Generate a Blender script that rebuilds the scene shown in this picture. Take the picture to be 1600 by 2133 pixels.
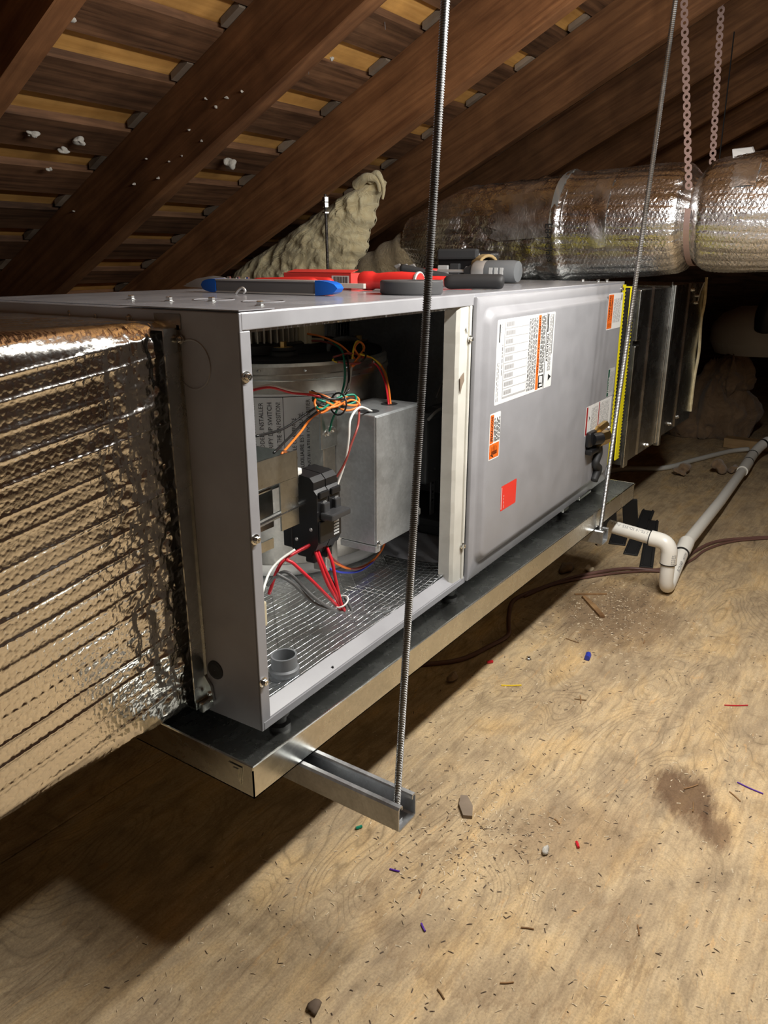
import bpy, bmesh, math, random
import numpy as np
from mathutils import Vector, Matrix
random.seed(7)
for o in list(bpy.data.objects):
    bpy.data.objects.remove(o)
SC = bpy.context.scene
COL = SC.collection

# ------------------------------------------------------------------ camera, world, light, exposure
cam_d = bpy.data.cameras.new('camera'); cam = bpy.data.objects.new('camera', cam_d); COL.objects.link(cam)
cam_d.sensor_fit = 'HORIZONTAL'; cam_d.sensor_width = 36.0; cam_d.lens = 36.0
cam_d.clip_start = 0.02; cam_d.clip_end = 60
_vx = Vector((0.56385407, -0.2581471, 0.78449262)); _up = Vector((0, -0.94989332, -0.31257427))
_vy = _up.cross(_vx)
_R = Matrix((_vx, _vy, _up))                       # rows: world axes seen by the camera (right, down, forward)
_r = _R @ Vector((1, 0, 0)); _u = _R @ Vector((0, -1, 0)); _b = _R @ Vector((0, 0, -1))
M = Matrix((_r, _u, _b)).transposed().to_4x4(); M.translation = (0, 0, 1.0)
cam.matrix_world = M
SC.camera = cam

w = bpy.data.worlds.new('attic_dark'); SC.world = w; w.use_nodes = True
w.node_tree.nodes['Background'].inputs[0].default_value = (0.9, 0.95, 1.0, 1)
w.node_tree.nodes['Background'].inputs[1].default_value = 0.0

def area(name, loc, target, sx, sy, power, color):
    d = bpy.data.lights.new(name, 'AREA'); d.shape = 'RECTANGLE'; d.size = sx; d.size_y = sy
    d.energy = power; d.color = color
    o = bpy.data.objects.new(name, d); COL.objects.link(o); o.location = loc
    dirv = Vector(target) - Vector(loc)
    z = -dirv.normalized(); x = Vector((1, 0, 0)); y = z.cross(x).normalized(); x = y.cross(z).normalized()
    m = Matrix((x, y, z)).transposed().to_4x4(); m.translation = loc; o.matrix_world = m
    return o
# the work light: a bare LED tube hung from the rafters over the working side of the unit, as a row of soft lamps
for i in range(6):
    d = bpy.data.lights.new('work_light_offscreen', 'POINT'); d.energy = 8.0; d.color = (1.0, 0.975, 0.92); d.shadow_soft_size = 0.04
    o = bpy.data.objects.new('work_light_offscreen', d); COL.objects.link(o); o.location = (0.88 + 0.20 * i, 0.155, 1.44)
area('work_light_reflector_offscreen', (1.38, 0.155, 1.435), (1.38, 0.22, 0.0), 1.0, 0.05, 12.5, (1.0, 0.975, 0.92))
SC.view_settings.view_transform = 'Standard'; SC.view_settings.look = 'None'
SC.view_settings.gamma = 1.0; SC.view_settings.use_curve_mapping = False
SC.view_settings.exposure = 0.18

# ------------------------------------------------------------------ material helpers
def newmat(name):
    m = bpy.data.materials.new(name); m.use_nodes = True
    nt = m.node_tree; b = nt.nodes['Principled BSDF']
    return m, nt, b
def setp(b, **k):
    names = dict(color='Base Color', rough='Roughness', metal='Metallic', spec='Specular IOR Level', coat='Coat Weight',
                 emis='Emission Color', estr='Emission Strength', alpha='Alpha', trans='Transmission Weight', sheen='Sheen Weight', aniso='Anisotropic')
    for n, v in k.items():
        i = b.inputs[names[n]]
        i.default_value = (*v, 1) if isinstance(v, tuple) and len(v) == 3 else v
def plain(name, color, rough=0.5, metal=0.0, **k):
    m, nt, b = newmat(name); setp(b, color=color, rough=rough, metal=metal, **k); return m
def N(nt, t, **k):
    n = nt.nodes.new(t)
    for a, v in k.items():
        if a.startswith('i_'):
            key = a[2:]; key = int(key) if key.isdigit() else key.replace('_', ' ')
            n.inputs[key].default_value = v
        else: setattr(n, a, v)
    return n
def ramp(nt, stops, interp='LINEAR'):
    n = nt.nodes.new('ShaderNodeValToRGB'); n.color_ramp.interpolation = interp
    e = n.color_ramp.elements
    while len(e) < len(stops): e.new(0.5)
    for i, (p, c) in enumerate(stops):
        e[i].position = p; e[i].color = (*c, 1) if len(c) == 3 else c
    return n
def coords(nt, scale=(1, 1, 1), rot=(0, 0, 0), kind='Object', loc=(0, 0, 0)):
    tc = nt.nodes.new('ShaderNodeTexCoord'); mp = nt.nodes.new('ShaderNodeMapping')
    mp.inputs['Scale'].default_value = scale; mp.inputs['Rotation'].default_value = rot; mp.inputs['Location'].default_value = loc
    nt.links.new(tc.outputs[kind], mp.inputs['Vector']); return mp.outputs['Vector']
def noise(nt, vec, scale, detail=4, rough=0.55, dist=0.0):
    n = N(nt, 'ShaderNodeTexNoise'); n.inputs['Scale'].default_value = scale; n.inputs['Detail'].default_value = detail
    n.inputs['Roughness'].default_value = rough; n.inputs['Distortion'].default_value = dist
    nt.links.new(vec, n.inputs['Vector']); return n
def bump(nt, b, h, strength=0.3, dist=0.002, prev=None):
    n = N(nt, 'ShaderNodeBump'); n.inputs['Strength'].default_value = strength; n.inputs['Distance'].default_value = dist
    nt.links.new(h, n.inputs['Height'])
    if prev is not None: nt.links.new(prev.outputs[0], n.inputs['Normal'])
    nt.links.new(n.outputs[0], b.inputs['Normal']); return n
def mixc(nt, fac, a, c, mode='MIX'):
    n = N(nt, 'ShaderNodeMix'); n.data_type = 'RGBA'; n.blend_type = mode
    for v, i in ((fac, 0), (a, 6), (c, 7)):
        if hasattr(v, 'links') or hasattr(v, 'is_linked'): nt.links.new(v, n.inputs[i])
        elif i == 0: n.inputs[0].default_value = v
        else: n.inputs[i].default_value = (*v, 1)
    return n.outputs[2]
def mathn(nt, op, a, c=None):
    n = N(nt, 'ShaderNodeMath'); n.operation = op
    for v, i in ((a, 0), (c, 1)):
        if v is None: continue
        if hasattr(v, 'is_linked'): nt.links.new(v, n.inputs[i])
        else: n.inputs[i].default_value = v
    return n.outputs[0]

MAT = {}
def wood(name, dark, light, grain=(2.0, 40.0, 40.0), rough=0.75, tint=0.35, bstr=0.25, rotx=0.0):
    m, nt, b = newmat(name); L = nt.links
    oi = N(nt, 'ShaderNodeObjectInfo')
    tc = nt.nodes.new('ShaderNodeTexCoord')
    addv = N(nt, 'ShaderNodeVectorMath'); addv.operation = 'ADD'
    sc = N(nt, 'ShaderNodeVectorMath'); sc.operation = 'SCALE'; sc.inputs[0].default_value = (13.1, 7.7, 5.3)
    L.new(oi.outputs['Random'], sc.inputs['Scale']); L.new(tc.outputs['Object'], addv.inputs[0]); L.new(sc.outputs[0], addv.inputs[1])
    pre = N(nt, 'ShaderNodeMapping'); pre.inputs['Rotation'].default_value = (rotx, 0, 0); L.new(addv.outputs[0], pre.inputs[0])
    mp = N(nt, 'ShaderNodeMapping'); mp.inputs['Scale'].default_value = grain; L.new(pre.outputs[0], mp.inputs[0])
    n1 = noise(nt, mp.outputs[0], 1.6, 8, 0.62, 0.6)
    n2 = noise(nt, addv.outputs[0], 5.0, 4, 0.6, 0.3)
    r = ramp(nt, [(0.3, dark), (0.7, light)]); L.new(n1.outputs[0], r.inputs[0])
    r2 = ramp(nt, [(0.35, (0.5, 0.45, 0.42)), (0.65, (1.1, 1.05, 1.0))]); L.new(n2.outputs[0], r2.inputs[0])
    c = mixc(nt, 0.7, r.outputs[0], r2.outputs[0], 'MULTIPLY')
    r3 = ramp(nt, [(0, (1 - tint, 1 - tint, 1 - tint)), (1, (1 + tint * .6, 1 + tint * .5, 1 + tint * .4))]); L.new(oi.outputs['Random'], r3.inputs[0])
    c = mixc(nt, 1.0, c, r3.outputs[0], 'MULTIPLY')
    L.new(c, b.inputs['Base Color']); setp(b, rough=rough, spec=0.25)
    bump(nt, b, n1.outputs[0], bstr, 0.003)
    MAT[name] = m; return m
wood('rafter_wood', (0.11, 0.045, 0.018), (0.30, 0.145, 0.062), grain=(16, 1.3, 24), tint=0.25, rotx=math.radians(26.57), bstr=0.35)
wood('old_board', (0.05, 0.026, 0.015), (0.26, 0.14, 0.075), grain=(1.3, 26, 26), tint=0.4)
wood('new_board', (0.55, 0.29, 0.08), (0.78, 0.46, 0.15), grain=(1.3, 22, 22), tint=0.2, bstr=0.1)
wood('grey_board', (0.16, 0.13, 0.10), (0.34, 0.28, 0.22), grain=(3, 3, 3), tint=0.2)
wood('block_wood', (0.30, 0.19, 0.09), (0.50, 0.34, 0.17), grain=(20, 2, 20), tint=0.1)
wood('splinter_wood', (0.30, 0.17, 0.08), (0.52, 0.34, 0.17), grain=(20, 20, 20), tint=0.4)
wood('gable_wood', (0.05, 0.026, 0.015), (0.26, 0.14, 0.075), grain=(2, 2, 20), tint=0.2)

def plywood():
    m, nt, b = newmat('plywood'); L = nt.links
    v = coords(nt)
    wob = noise(nt, coords(nt, (1.0, 2.4, 1)), 2.1, 3, 0.5)
    # cathedral grain: contour lines of a stretched noise field
    g = noise(nt, coords(nt, (1.5, 4.0, 1)), 1.55, 2.5, 0.45, 0.5)
    s = mathn(nt, 'MULTIPLY', g.outputs[0], 30.0)
    fr = mathn(nt, 'FRACT', s)
    rings = ramp(nt, [(0.0, (0.30,) * 3), (0.12, (0.85,) * 3), (0.5, (1,) * 3), (0.85, (0.82,) * 3), (1.0, (0.30,) * 3)]); L.new(fr, rings.inputs[0])
    wood_n = noise(nt, coords(nt, (3.0, 46.0, 1)), 2.2, 6, 0.6, 0.4)
    base = ramp(nt, [(0.24, (0.42, 0.305, 0.18)), (0.52, (0.545, 0.41, 0.245)), (0.78, (0.63, 0.49, 0.305))]); L.new(wood_n.outputs[0], base.inputs[0])
    patch = noise(nt, coords(nt, (1.2, 3.2, 1)), 3.4, 5, 0.6, 0.5)
    pr = ramp(nt, [(0.30, (0.62, 0.61, 0.63)), (0.50, (1, 1, 1)), (0.68, (1.18, 1.08, 0.88))]); L.new(patch.outputs[0], pr.inputs[0])
    c = mixc(nt, 0.85, base.outputs[0], pr.outputs[0], 'MULTIPLY')
    rfac = noise(nt, v, 2.2, 3, 0.5)
    rf = ramp(nt, [(0.42, (0.06,) * 3), (0.62, (0.55,) * 3)]); L.new(rfac.outputs[0], rf.inputs[0])
    c2 = mixc(nt, 1.0, c, rings.outputs[0], 'MULTIPLY')
    c = mixc(nt, rf.outputs[0], c, c2)
    # fresh splintered (orange) streaks, towards the working area
    st = noise(nt, coords(nt, (7, 30, 1)), 1.6, 6, 0.7, 1.2)
    sr = ramp(nt, [(0.60, (0,) * 3), (0.68, (1,) * 3)]); L.new(st.outputs[0], sr.inputs[0])
    c = mixc(nt, mathn(nt, 'MULTIPLY', sr.outputs[0], 0.55), c, (0.66, 0.40, 0.17))
    # walked-in grey dirt
    dn = noise(nt, v, 3.0, 6, 0.65, 0.4)
    dr = ramp(nt, [(0.45, (0,) * 3), (0.72, (1,) * 3)]); L.new(dn.outputs[0], dr.inputs[0])
    c = mixc(nt, mathn(nt, 'MULTIPLY', dr.outputs[0], 0.5), c, (0.22, 0.17, 0.12))
    # old water stains (own shapes on the floor)
    def stain(cx, cy, rx, ry, ang, edge, col, fac, c, ring=False):
        tc = nt.nodes.new('ShaderNodeNewGeometry')
        sm_ = N(nt, 'ShaderNodeMapping'); sm_.inputs['Scale'].default_value = (9, 42, 1); L.new(tc.outputs['Position'], sm_.inputs[0])
        nz = noise(nt, sm_.outputs[0], 1.0, 7, 0.72)
        mp = N(nt, 'ShaderNodeMapping'); mp.vector_type = 'TEXTURE'
        mp.inputs['Location'].default_value = (cx, cy, 0); mp.inputs['Rotation'].default_value = (0, 0, ang); mp.inputs['Scale'].default_value = (rx, ry, 1)
        L.new(tc.outputs['Position'], mp.inputs[0])
        ln = N(nt, 'ShaderNodeVectorMath'); ln.operation = 'LENGTH'; L.new(mp.outputs[0], ln.inputs[0])
        d = mathn(nt, 'ADD', ln.outputs['Value'], mathn(nt, 'MULTIPLY', mathn(nt, 'SUBTRACT', nz.outputs[0], 0.5), edge))
        if ring: r = ramp(nt, [(0.40, (0,) * 3), (0.88, (0.35,) * 3), (0.97, (1,) * 3), (1.0, (0,) * 3)])
        else: r = ramp(nt, [(0.55, (1,) * 3), (1.0, (0,) * 3)])
        L.new(d, r.inputs[0])
        return mixc(nt, mathn(nt, 'MULTIPLY', r.outputs[0], fac), c, col)
    c = stain(1.375, 0.225, 0.10, 0.075, 0.5, 1.6, (0.13, 0.07, 0.035), 0.85, c)
    c = stain(1.30, 0.150, 0.06, 0.04, 0.3, 1.6, (0.15, 0.08, 0.04), 0.75, c)
    c = stain(0.90, 0.40, 0.16, 0.22, 0.25, 0.9, (0.26, 0.165, 0.085), 0.40, c, True)
    c = stain(2.10, 0.60, 0.30, 0.22, 0.2, 1.3, (0.20, 0.13, 0.075), 0.7, c)
    c = stain(1.15, 0.35, 0.12, 0.16, 0.9, 1.3, (0.30, 0.20, 0.11), 0.45, c)
    bl_ = noise(nt, coords(nt, (1.0, 1.7, 1)), 13, 8, 0.72, 0.5); blr = ramp(nt, [(0.34, (0.70, 0.68, 0.66)), (0.52, (1,) * 3), (0.68, (1.10, 1.08, 1.03))]); L.new(bl_.outputs[0], blr.inputs[0])
    c = mixc(nt, 0.9, c, blr.outputs[0], 'MULTIPLY')
    sp = noise(nt, v, 260, 3, 0.7); spr = ramp(nt, [(0.30, (0.72,) * 3), (0.50, (1,) * 3), (0.70, (1.22,) * 3)]); L.new(sp.outputs[0], spr.inputs[0])
    c = mixc(nt, 0.75, c, spr.outputs[0], 'MULTIPLY')
    L.new(c, b.inputs['Base Color']); setp(b, rough=0.72, spec=0.3)
    fine = noise(nt, coords(nt, (8, 60, 1)), 5, 5, 0.7)
    bb = bump(nt, b, rings.outputs[0], 0.22, 0.003)
    bump(nt, b, fine.outputs[0], 0.35, 0.0025, bb)
    MAT['plywood'] = m
plywood()

def paint(name, col, rough=0.38, bumpy=0.03):
    m, nt, b = newmat(name); v = coords(nt)
    n = noise(nt, v, 14, 5, 0.6); r = ramp(nt, [(0.35, tuple(c * 0.93 for c in col)), (0.65, tuple(c * 1.05 for c in col))])
    nt.links.new(n.outputs[0], r.inputs[0]); nt.links.new(r.outputs[0], b.inputs['Base Color'])
    rr = ramp(nt, [(0.3, (rough * .8,) * 3), (0.7, (rough * 1.25,) * 3)]); nt.links.new(n.outputs[0], rr.inputs[0]); nt.links.new(rr.outputs[0], b.inputs['Roughness'])
    n2 = noise(nt, v, 380, 2); bump(nt, b, n2.outputs[0], bumpy, 0.001)
    setp(b, spec=0.55, coat=0.25); b.inputs['Coat Roughness'].default_value = 0.22
    MAT[name] = m
paint('cabinet_paint', (0.31, 0.31, 0.33))
paint('cabinet_top_paint', (0.31, 0.31, 0.33), 0.22)
paint('cream_foam', (0.60, 0.585, 0.53), 0.6, 0.1)
def galv(name, col, rough=0.3, spangle=60, metal=1.0, grime=0.3):
    m, nt, b = newmat(name); v = coords(nt); L = nt.links
    vo = N(nt, 'ShaderNodeTexVoronoi'); vo.inputs['Scale'].default_value = spangle * 2.2; L.new(v, vo.inputs['Vector'])
    sep = N(nt, 'ShaderNodeSeparateColor'); L.new(vo.outputs['Color'], sep.inputs[0])
    r = ramp(nt, [(0, tuple(c * 0.93 for c in col)), (1, tuple(min(1, c * 1.05) for c in col))]); L.new(sep.outputs[0], r.inputs[0])
    n = noise(nt, v, 11, 7, 0.7, 0.6); gr = ramp(nt, [(0.30, (1 - grime,) * 3), (0.62, (1,) * 3)]); L.new(n.outputs[0], gr.inputs[0])
    c = mixc(nt, 0.7, r.outputs[0], gr.outputs[0], 'MULTIPLY'); L.new(c, b.inputs['Base Color'])
    rr = ramp(nt, [(0.3, (rough * 0.85,) * 3), (0.7, (rough * 1.2,) * 3)]); L.new(n.outputs[0], rr.inputs[0]); L.new(rr.outputs[0], b.inputs['Roughness'])
    bump(nt, b, noise(nt, v, 18, 3).outputs[0], 0.05, 0.003)
    setp(b, metal=metal); MAT[name] = m
galv('galvanised', (0.66, 0.68, 0.66), 0.30)
galv('galvanised_pan', (0.72, 0.73, 0.69), 0.26, 90, 1.0)
galv('galvanised_box', (0.62, 0.64, 0.65), 0.48, 90, .85, .3)
galv('blower_steel', (0.66, 0.63, 0.56), 0.34, 70)
galv('dark_galvanised', (0.62, 0.63, 0.62), 0.26, 40, 1.0, 0.4)
galv('strut_steel', (0.64, 0.66, 0.68), 0.36, 120, 0.9, 0.65)
galv('rod_steel', (0.30, 0.30, 0.30), 0.38, 100)
galv('screw_steel', (0.80, 0.80, 0.78), 0.22, 200, 1.0, 0.2)
def foil(name, col, rough, pitch=None, crinkle=0.35, cscale=55):
    m, nt, b = newmat(name); v = coords(nt); L = nt.links
    n = noise(nt, v, 9, 4, 0.6); rr = ramp(nt, [(0.3, (rough * .7,) * 3), (0.7, (rough * 1.5,) * 3)]); L.new(n.outputs[0], rr.inputs[0]); L.new(rr.outputs[0], b.inputs['Roughness'])
    setp(b, color=col, metal=1.0)
    c1 = noise(nt, v, cscale, 3, 0.6, 1.5)
    vo = N(nt, 'ShaderNodeTexVoronoi'); vo.inputs['Scale'].default_value = cscale * 1.6; vo.feature = 'DISTANCE_TO_EDGE'; L.new(v, vo.inputs['Vector'])
    vr = ramp(nt, [(0.0, (0,) * 3), (0.18, (1,) * 3)]); L.new(vo.outputs['Distance'], vr.inputs[0])
    bb = bump(nt, b, c1.outputs[0], crinkle, 0.004)
    bump(nt, b, vr.outputs[0], crinkle * 0.5, 0.0012, bb)
    MAT[name] = m
foil('bubble_foil', (0.88, 0.86, 0.82), 0.15, None, 0.10, 70)
foil('round_foil', (0.95, 0.95, 0.96), 0.24, None, 0.5, 50)
foil('tape_foil', (0.93, 0.93, 0.93), 0.30, None, 0.4, 30)
def liner_mat():
    m, nt, b = newmat('liner_foil'); L = nt.links; v = coords(nt)
    setp(b, color=(0.84, 0.86, 0.88), metal=1.0, rough=0.30)
    hs = []
    for ang, sc in ((0.0, 75), (math.pi / 2, 75), (math.pi / 4, 36)):
        mp = coords(nt, (sc, sc, sc), (0, 0, ang))
        sx = N(nt, 'ShaderNodeSeparateXYZ'); L.new(mp, sx.inputs[0])
        f = mathn(nt, 'FRACT', sx.outputs[0]); d = mathn(nt, 'ABSOLUTE', mathn(nt, 'SUBTRACT', f, 0.5))
        r = ramp(nt, [(0.0, (1,) * 3), (0.07, (0,) * 3)]); L.new(d, r.inputs[0]); hs.append(r.outputs[0])
    h = mathn(nt, 'MAXIMUM', mathn(nt, 'MAXIMUM', hs[0], hs[1]), mathn(nt, 'MULTIPLY', hs[2], 0.5))
    n = noise(nt, v, 22, 4, 0.6, 1.0)
    bb = bump(nt, b, n.outputs[0], 0.5, 0.01)
    bump(nt, b, h, 0.7, 0.0015, bb)
    MAT['liner_foil'] = m
liner_mat()
def fluff(name, a, c, sc=30):
    m, nt, b = newmat(name); v = coords(nt); L = nt.links
    n = noise(nt, v, sc, 8, 0.72, 1.4); r = ramp(nt, [(0.3, a), (0.68, c)]); L.new(n.outputs[0], r.inputs[0]); L.new(r.outputs[0], b.inputs['Base Color'])
    setp(b, rough=0.95, spec=0.1, sheen=0.3); bump(nt, b, n.outputs[0], 0.8, 0.012); MAT[name] = m
fluff('fiberglass', (0.76, 0.60, 0.32), (0.97, 0.87, 0.58), 26)
fluff('white_wool', (0.62, 0.58, 0.50), (0.90, 0.86, 0.78), 60)
fluff('dusty_wrap', (0.16, 0.10, 0.055), (0.34, 0.23, 0.14), 9)
fluff('tan_duct_skin', (0.30, 0.22, 0.12), (0.58, 0.46, 0.29), 40)
P_ = lambda n, *a, **k: MAT.__setitem__(n, plain(n, *a, **k))
P_('black_plastic', (0.012, 0.012, 0.013), 0.32)
P_('black_rubber', (0.018, 0.018, 0.019), 0.6)
P_('black_matte', (0.006, 0.006, 0.007), 0.85)
P_('dark_hose', (0.012, 0.014, 0.018), 0.35)
P_('grey_plastic', (0.17, 0.18, 0.19), 0.45)
P_('dark_grey_plastic', (0.05, 0.052, 0.055), 0.5)
P_('breaker_toggle', (0.045, 0.045, 0.047), 0.3)
P_('beige_plastic', (0.62, 0.55, 0.38), 0.42)
P_('motor_cast', (0.50, 0.46, 0.38), 0.5, 0.35)
P_('white_plastic', (0.80, 0.79, 0.75), 0.4)
P_('pvc_white', (0.83, 0.81, 0.75), 0.3)
P_('label_white', (0.80, 0.80, 0.79), 0.35)
P_('label_grey', (0.52, 0.53, 0.53), 0.4)
P_('ink_black', (0.015, 0.015, 0.016), 0.5)
P_('ink_grey', (0.30, 0.30, 0.31), 0.5)
P_('ink_lines', (0.42, 0.42, 0.43), 0.5)
P_('ink_orange', (0.85, 0.16, 0.02), 0.4)
P_('ink_red', (0.80, 0.045, 0.03), 0.35)
P_('ink_dark_red', (0.35, 0.03, 0.03), 0.4)
P_('ink_green', (0.02, 0.09, 0.06), 0.4)
P_('tool_red', (0.75, 0.035, 0.03), 0.32)
P_('box_red', (0.70, 0.05, 0.04), 0.5)
P_('tool_blue', (0.01, 0.13, 0.62), 0.3)
P_('tool_grey', (0.17, 0.17, 0.175), 0.45)
P_('roll_grey', (0.07, 0.07, 0.072), 0.5)
P_('tool_steel', (0.74, 0.74, 0.73), 0.32, 0.65)
P_('brass', (0.80, 0.56, 0.22), 0.3, 1.0)
P_('yellow_tape', (0.90, 0.78, 0.01), 0.4)
P_('rope_tan', (0.42, 0.30, 0.14), 0.9)
P_('wire_red', (0.62, 0.02, 0.035), 0.35)
P_('wire_orange', (0.80, 0.20, 0.03), 0.35)
P_('wire_yellow', (0.85, 0.60, 0.04), 0.35)
P_('wire_green', (0.005, 0.20, 0.12), 0.35)
P_('wire_black', (0.012, 0.012, 0.012), 0.35)
P_('wire_white', (0.78, 0.77, 0.73), 0.35)
P_('wire_brown', (0.30, 0.06, 0.05), 0.35)
P_('wire_blue', (0.03, 0.05, 0.42), 0.35)
P_('wire_purple', (0.10, 0.03, 0.35), 0.35)
P_('wire_grey', (0.13, 0.13, 0.13), 0.4)
P_('cable_brown', (0.15, 0.075, 0.06), 0.45)
P_('tube_grey', (0.55, 0.54, 0.50), 0.45)
P_('strap_rose', (0.52, 0.36, 0.32), 0.4, 0.7)
P_('dust_cream', (0.72, 0.60, 0.42), 0.9)
P_('mud_crumb', (0.14, 0.10, 0.07), 0.9)
P_('clear_film', (0.55, 0.55, 0.53), 0.15, 0.6)

# ------------------------------------------------------------------ geometry helpers
def root_of(o):
    while o.parent: o = o.parent
    return o
class MB:
    def __init__(s): s.v = []; s.f = []; s.m = []; s.cur = 0
    def add(s, vs, fs):
        b = len(s.v); s.v += [tuple(p) for p in vs]
        for f in fs: s.f.append(tuple(i + b for i in f)); s.m.append(s.cur)
        return s
    def box(s, a, c):
        x0, y0, z0 = a; x1, y1, z1 = c
        s.add([(x0, y0, z0), (x1, y0, z0), (x1, y1, z0), (x0, y1, z0), (x0, y0, z1), (x1, y0, z1), (x1, y1, z1), (x0, y1, z1)],
              [(0, 3, 2, 1), (4, 5, 6, 7), (0, 1, 5, 4), (1, 2, 6, 5), (2, 3, 7, 6), (3, 0, 4, 7)]); return s
    def rbox(s, a, c, r, seg=2):
        bm = bmesh.new(); bmesh.ops.create_cube(bm, size=1.0)
        d = [c[i] - a[i] for i in range(3)]; ce = [(c[i] + a[i]) / 2 for i in range(3)]
        for v in bm.verts: v.co = Vector((v.co.x * d[0] + ce[0], v.co.y * d[1] + ce[1], v.co.z * d[2] + ce[2]))
        bmesh.ops.bevel(bm, geom=bm.edges[:], offset=min(r, min(d) * 0.49), segments=seg, affect='EDGES', profile=0.5)
        bm.verts.index_update(); s.add([v.co[:] for v in bm.verts], [[v.index for v in f.verts] for f in bm.faces]); bm.free(); return s
    def ring_loft(s, rings, cap=True, closed=False):
        n = len(rings[0]); vs = [p for r in rings for p in r]; fs = []
        k = len(rings)
        for i in range(k if closed else k - 1):
            j = (i + 1) % k
            for q in range(n):
                t = (q + 1) % n; fs.append((i * n + q, i * n + t, j * n + t, j * n + q))
        if cap and not closed:
            fs.append(tuple(reversed(range(n)))); fs.append(tuple((k - 1) * n + q for q in range(n)))
        s.add(vs, fs); return s
    def tube(s, path, r, n=8, cap=True, closed=False):
        path = [Vector(p) for p in path]; k = len(path)
        rr = r if isinstance(r, (list, tuple)) else [r] * k
        tang = []
        for i in range(k):
            a = path[(i - 1) % k] if (closed or i > 0) else path[0]; c = path[(i + 1) % k] if (closed or i < k - 1) else path[-1]
            t = (c - a); tang.append(t.normalized() if t.length > 1e-9 else Vector((0, 0, 1)))
        ref = Vector((0, 0, 1)) if abs(tang[0].z) < 0.9 else Vector((1, 0, 0))
        u = tang[0].cross(ref).normalized(); rings = []
        for i in range(k):
            u = (u - tang[i] * u.dot(tang[i])).normalized(); v = tang[i].cross(u)
            rings.append([tuple(path[i] + (u * math.cos(2 * math.pi * q / n) + v * math.sin(2 * math.pi * q / n)) * rr[i]) for q in range(n)])
        return s.ring_loft(rings, cap, closed)
    def cyl(s, a, c, r, n=16, r2=None): return s.tube([a, c], [r, r if r2 is None else r2], n)
    def lathe(s, c, prof, n=32, axis='z', cap=False):
        rings = []
        for r, h in prof:
            ring = []
            for q in range(n):
                t = 2 * math.pi * q / n; a, b2 = r * math.cos(t), r * math.sin(t)
                ring.append({'z': (c[0] + a, c[1] + b2, c[2] + h), 'y': (c[0] + a, c[1] + h, c[2] - b2), 'x': (c[0] + h, c[1] + a, c[2] + b2)}[axis])
            rings.append(ring)
        return s.ring_loft(rings, cap)
    def poly(s, pts, off):
        n = len(pts); o = Vector(off); a = [Vector(p) for p in pts]
        s.add(a + [p + o for p in a], [tuple(range(n)), tuple(reversed(range(n, 2 * n)))] + [(i, i + n, (i + 1) % n + n, (i + 1) % n) for i in range(n)]); return s
    def quad(s, o, u, v):
        o, u, v = Vector(o), Vector(u), Vector(v); s.add([o, o + u, o + u + v, o + v], [(0, 1, 2, 3)]); return s
    def xf(s, M):
        s.v = [tuple(M @ Vector(p)) for p in s.v]; return s
    def build(s, name, mats, parent=None, smooth=False, local=False, fixn=True, auto=None):
        me = bpy.data.meshes.new(name)
        vs = s.v
        if parent is not None and not local:
            Mi = root_of(parent).matrix_basis.inverted(); vs = [tuple(Mi @ Vector(p)) for p in vs]
        me.from_pydata(vs, [], s.f)
        if not isinstance(mats, (list, tuple)): mats = [mats]
        for m in mats: me.materials.append(MAT[m] if isinstance(m, str) else m)
        if len(mats) > 1: me.polygons.foreach_set('material_index', s.m)
        if fixn:
            bm = bmesh.new(); bm.from_mesh(me); bmesh.ops.recalc_face_normals(bm, faces=bm.faces[:]); bm.to_mesh(me); bm.free()
        if smooth: me.polygons.foreach_set('use_smooth', [True] * len(me.polygons))
        me.update()
        if smooth and auto: me.set_sharp_from_angle(angle=math.radians(auto))
        o = bpy.data.objects.new(name, me); COL.objects.link(o)
        if parent is not None: o.parent = parent
        return o
def thing(name, label, cat, loc=(0, 0, 0), rot=(0, 0, 0), group=None):
    o = bpy.data.objects.new(name, None); COL.objects.link(o); o.empty_display_size = 0.05
    o.location = loc; o.rotation_euler = rot
    o.matrix_basis = Matrix.LocRotScale(Vector(loc), __import__('mathutils').Euler(rot), None)
    o['label'] = label; o['category'] = cat
    if group: o['group'] = group
    return o
def tag(o, label, cat, group=None, kind=None):
    o['label'] = label; o['category'] = cat
    if group: o['group'] = group
    if kind: o['kind'] = kind
    return o
def struct(o): o['kind'] = 'structure'; return o
def smooth_path(pts, n=6):
    P = [Vector(p) for p in pts]; out = []
    for i in range(len(P) - 1):
        p0 = P[max(i - 1, 0)]; p1 = P[i]; p2 = P[i + 1]; p3 = P[min(i + 2, len(P) - 1)]
        for k in range(n):
            t = k / n
            out.append(0.5 * ((2 * p1) + (-p0 + p2) * t + (2 * p0 - 5 * p1 + 4 * p2 - p3) * t * t + (-p0 + 3 * p1 - 3 * p2 + p3) * t ** 3))
    out.append(P[-1]); return out
def np_mesh(name, V, F, mat, parent=None, smooth=True, kind=None):
    me = bpy.data.meshes.new(name)
    if parent is not None:
        V = V - np.array(root_of(parent).location)
    me.vertices.add(len(V)); me.vertices.foreach_set('co', np.ascontiguousarray(V, dtype=np.float32).ravel())
    me.loops.add(F.size); me.loops.foreach_set('vertex_index', F.astype(np.int32).ravel())
    me.polygons.add(len(F)); me.polygons.foreach_set('loop_start', np.arange(0, F.size, 4, dtype=np.int32))
    me.update(calc_edges=True)
    me.materials.append(MAT[mat])
    if smooth: me.polygons.foreach_set('use_smooth', np.ones(len(F), dtype=bool))
    me.validate(); o = bpy.data.objects.new(name, me); COL.objects.link(o)
    if parent is not None: o.parent = parent
    return o
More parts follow.
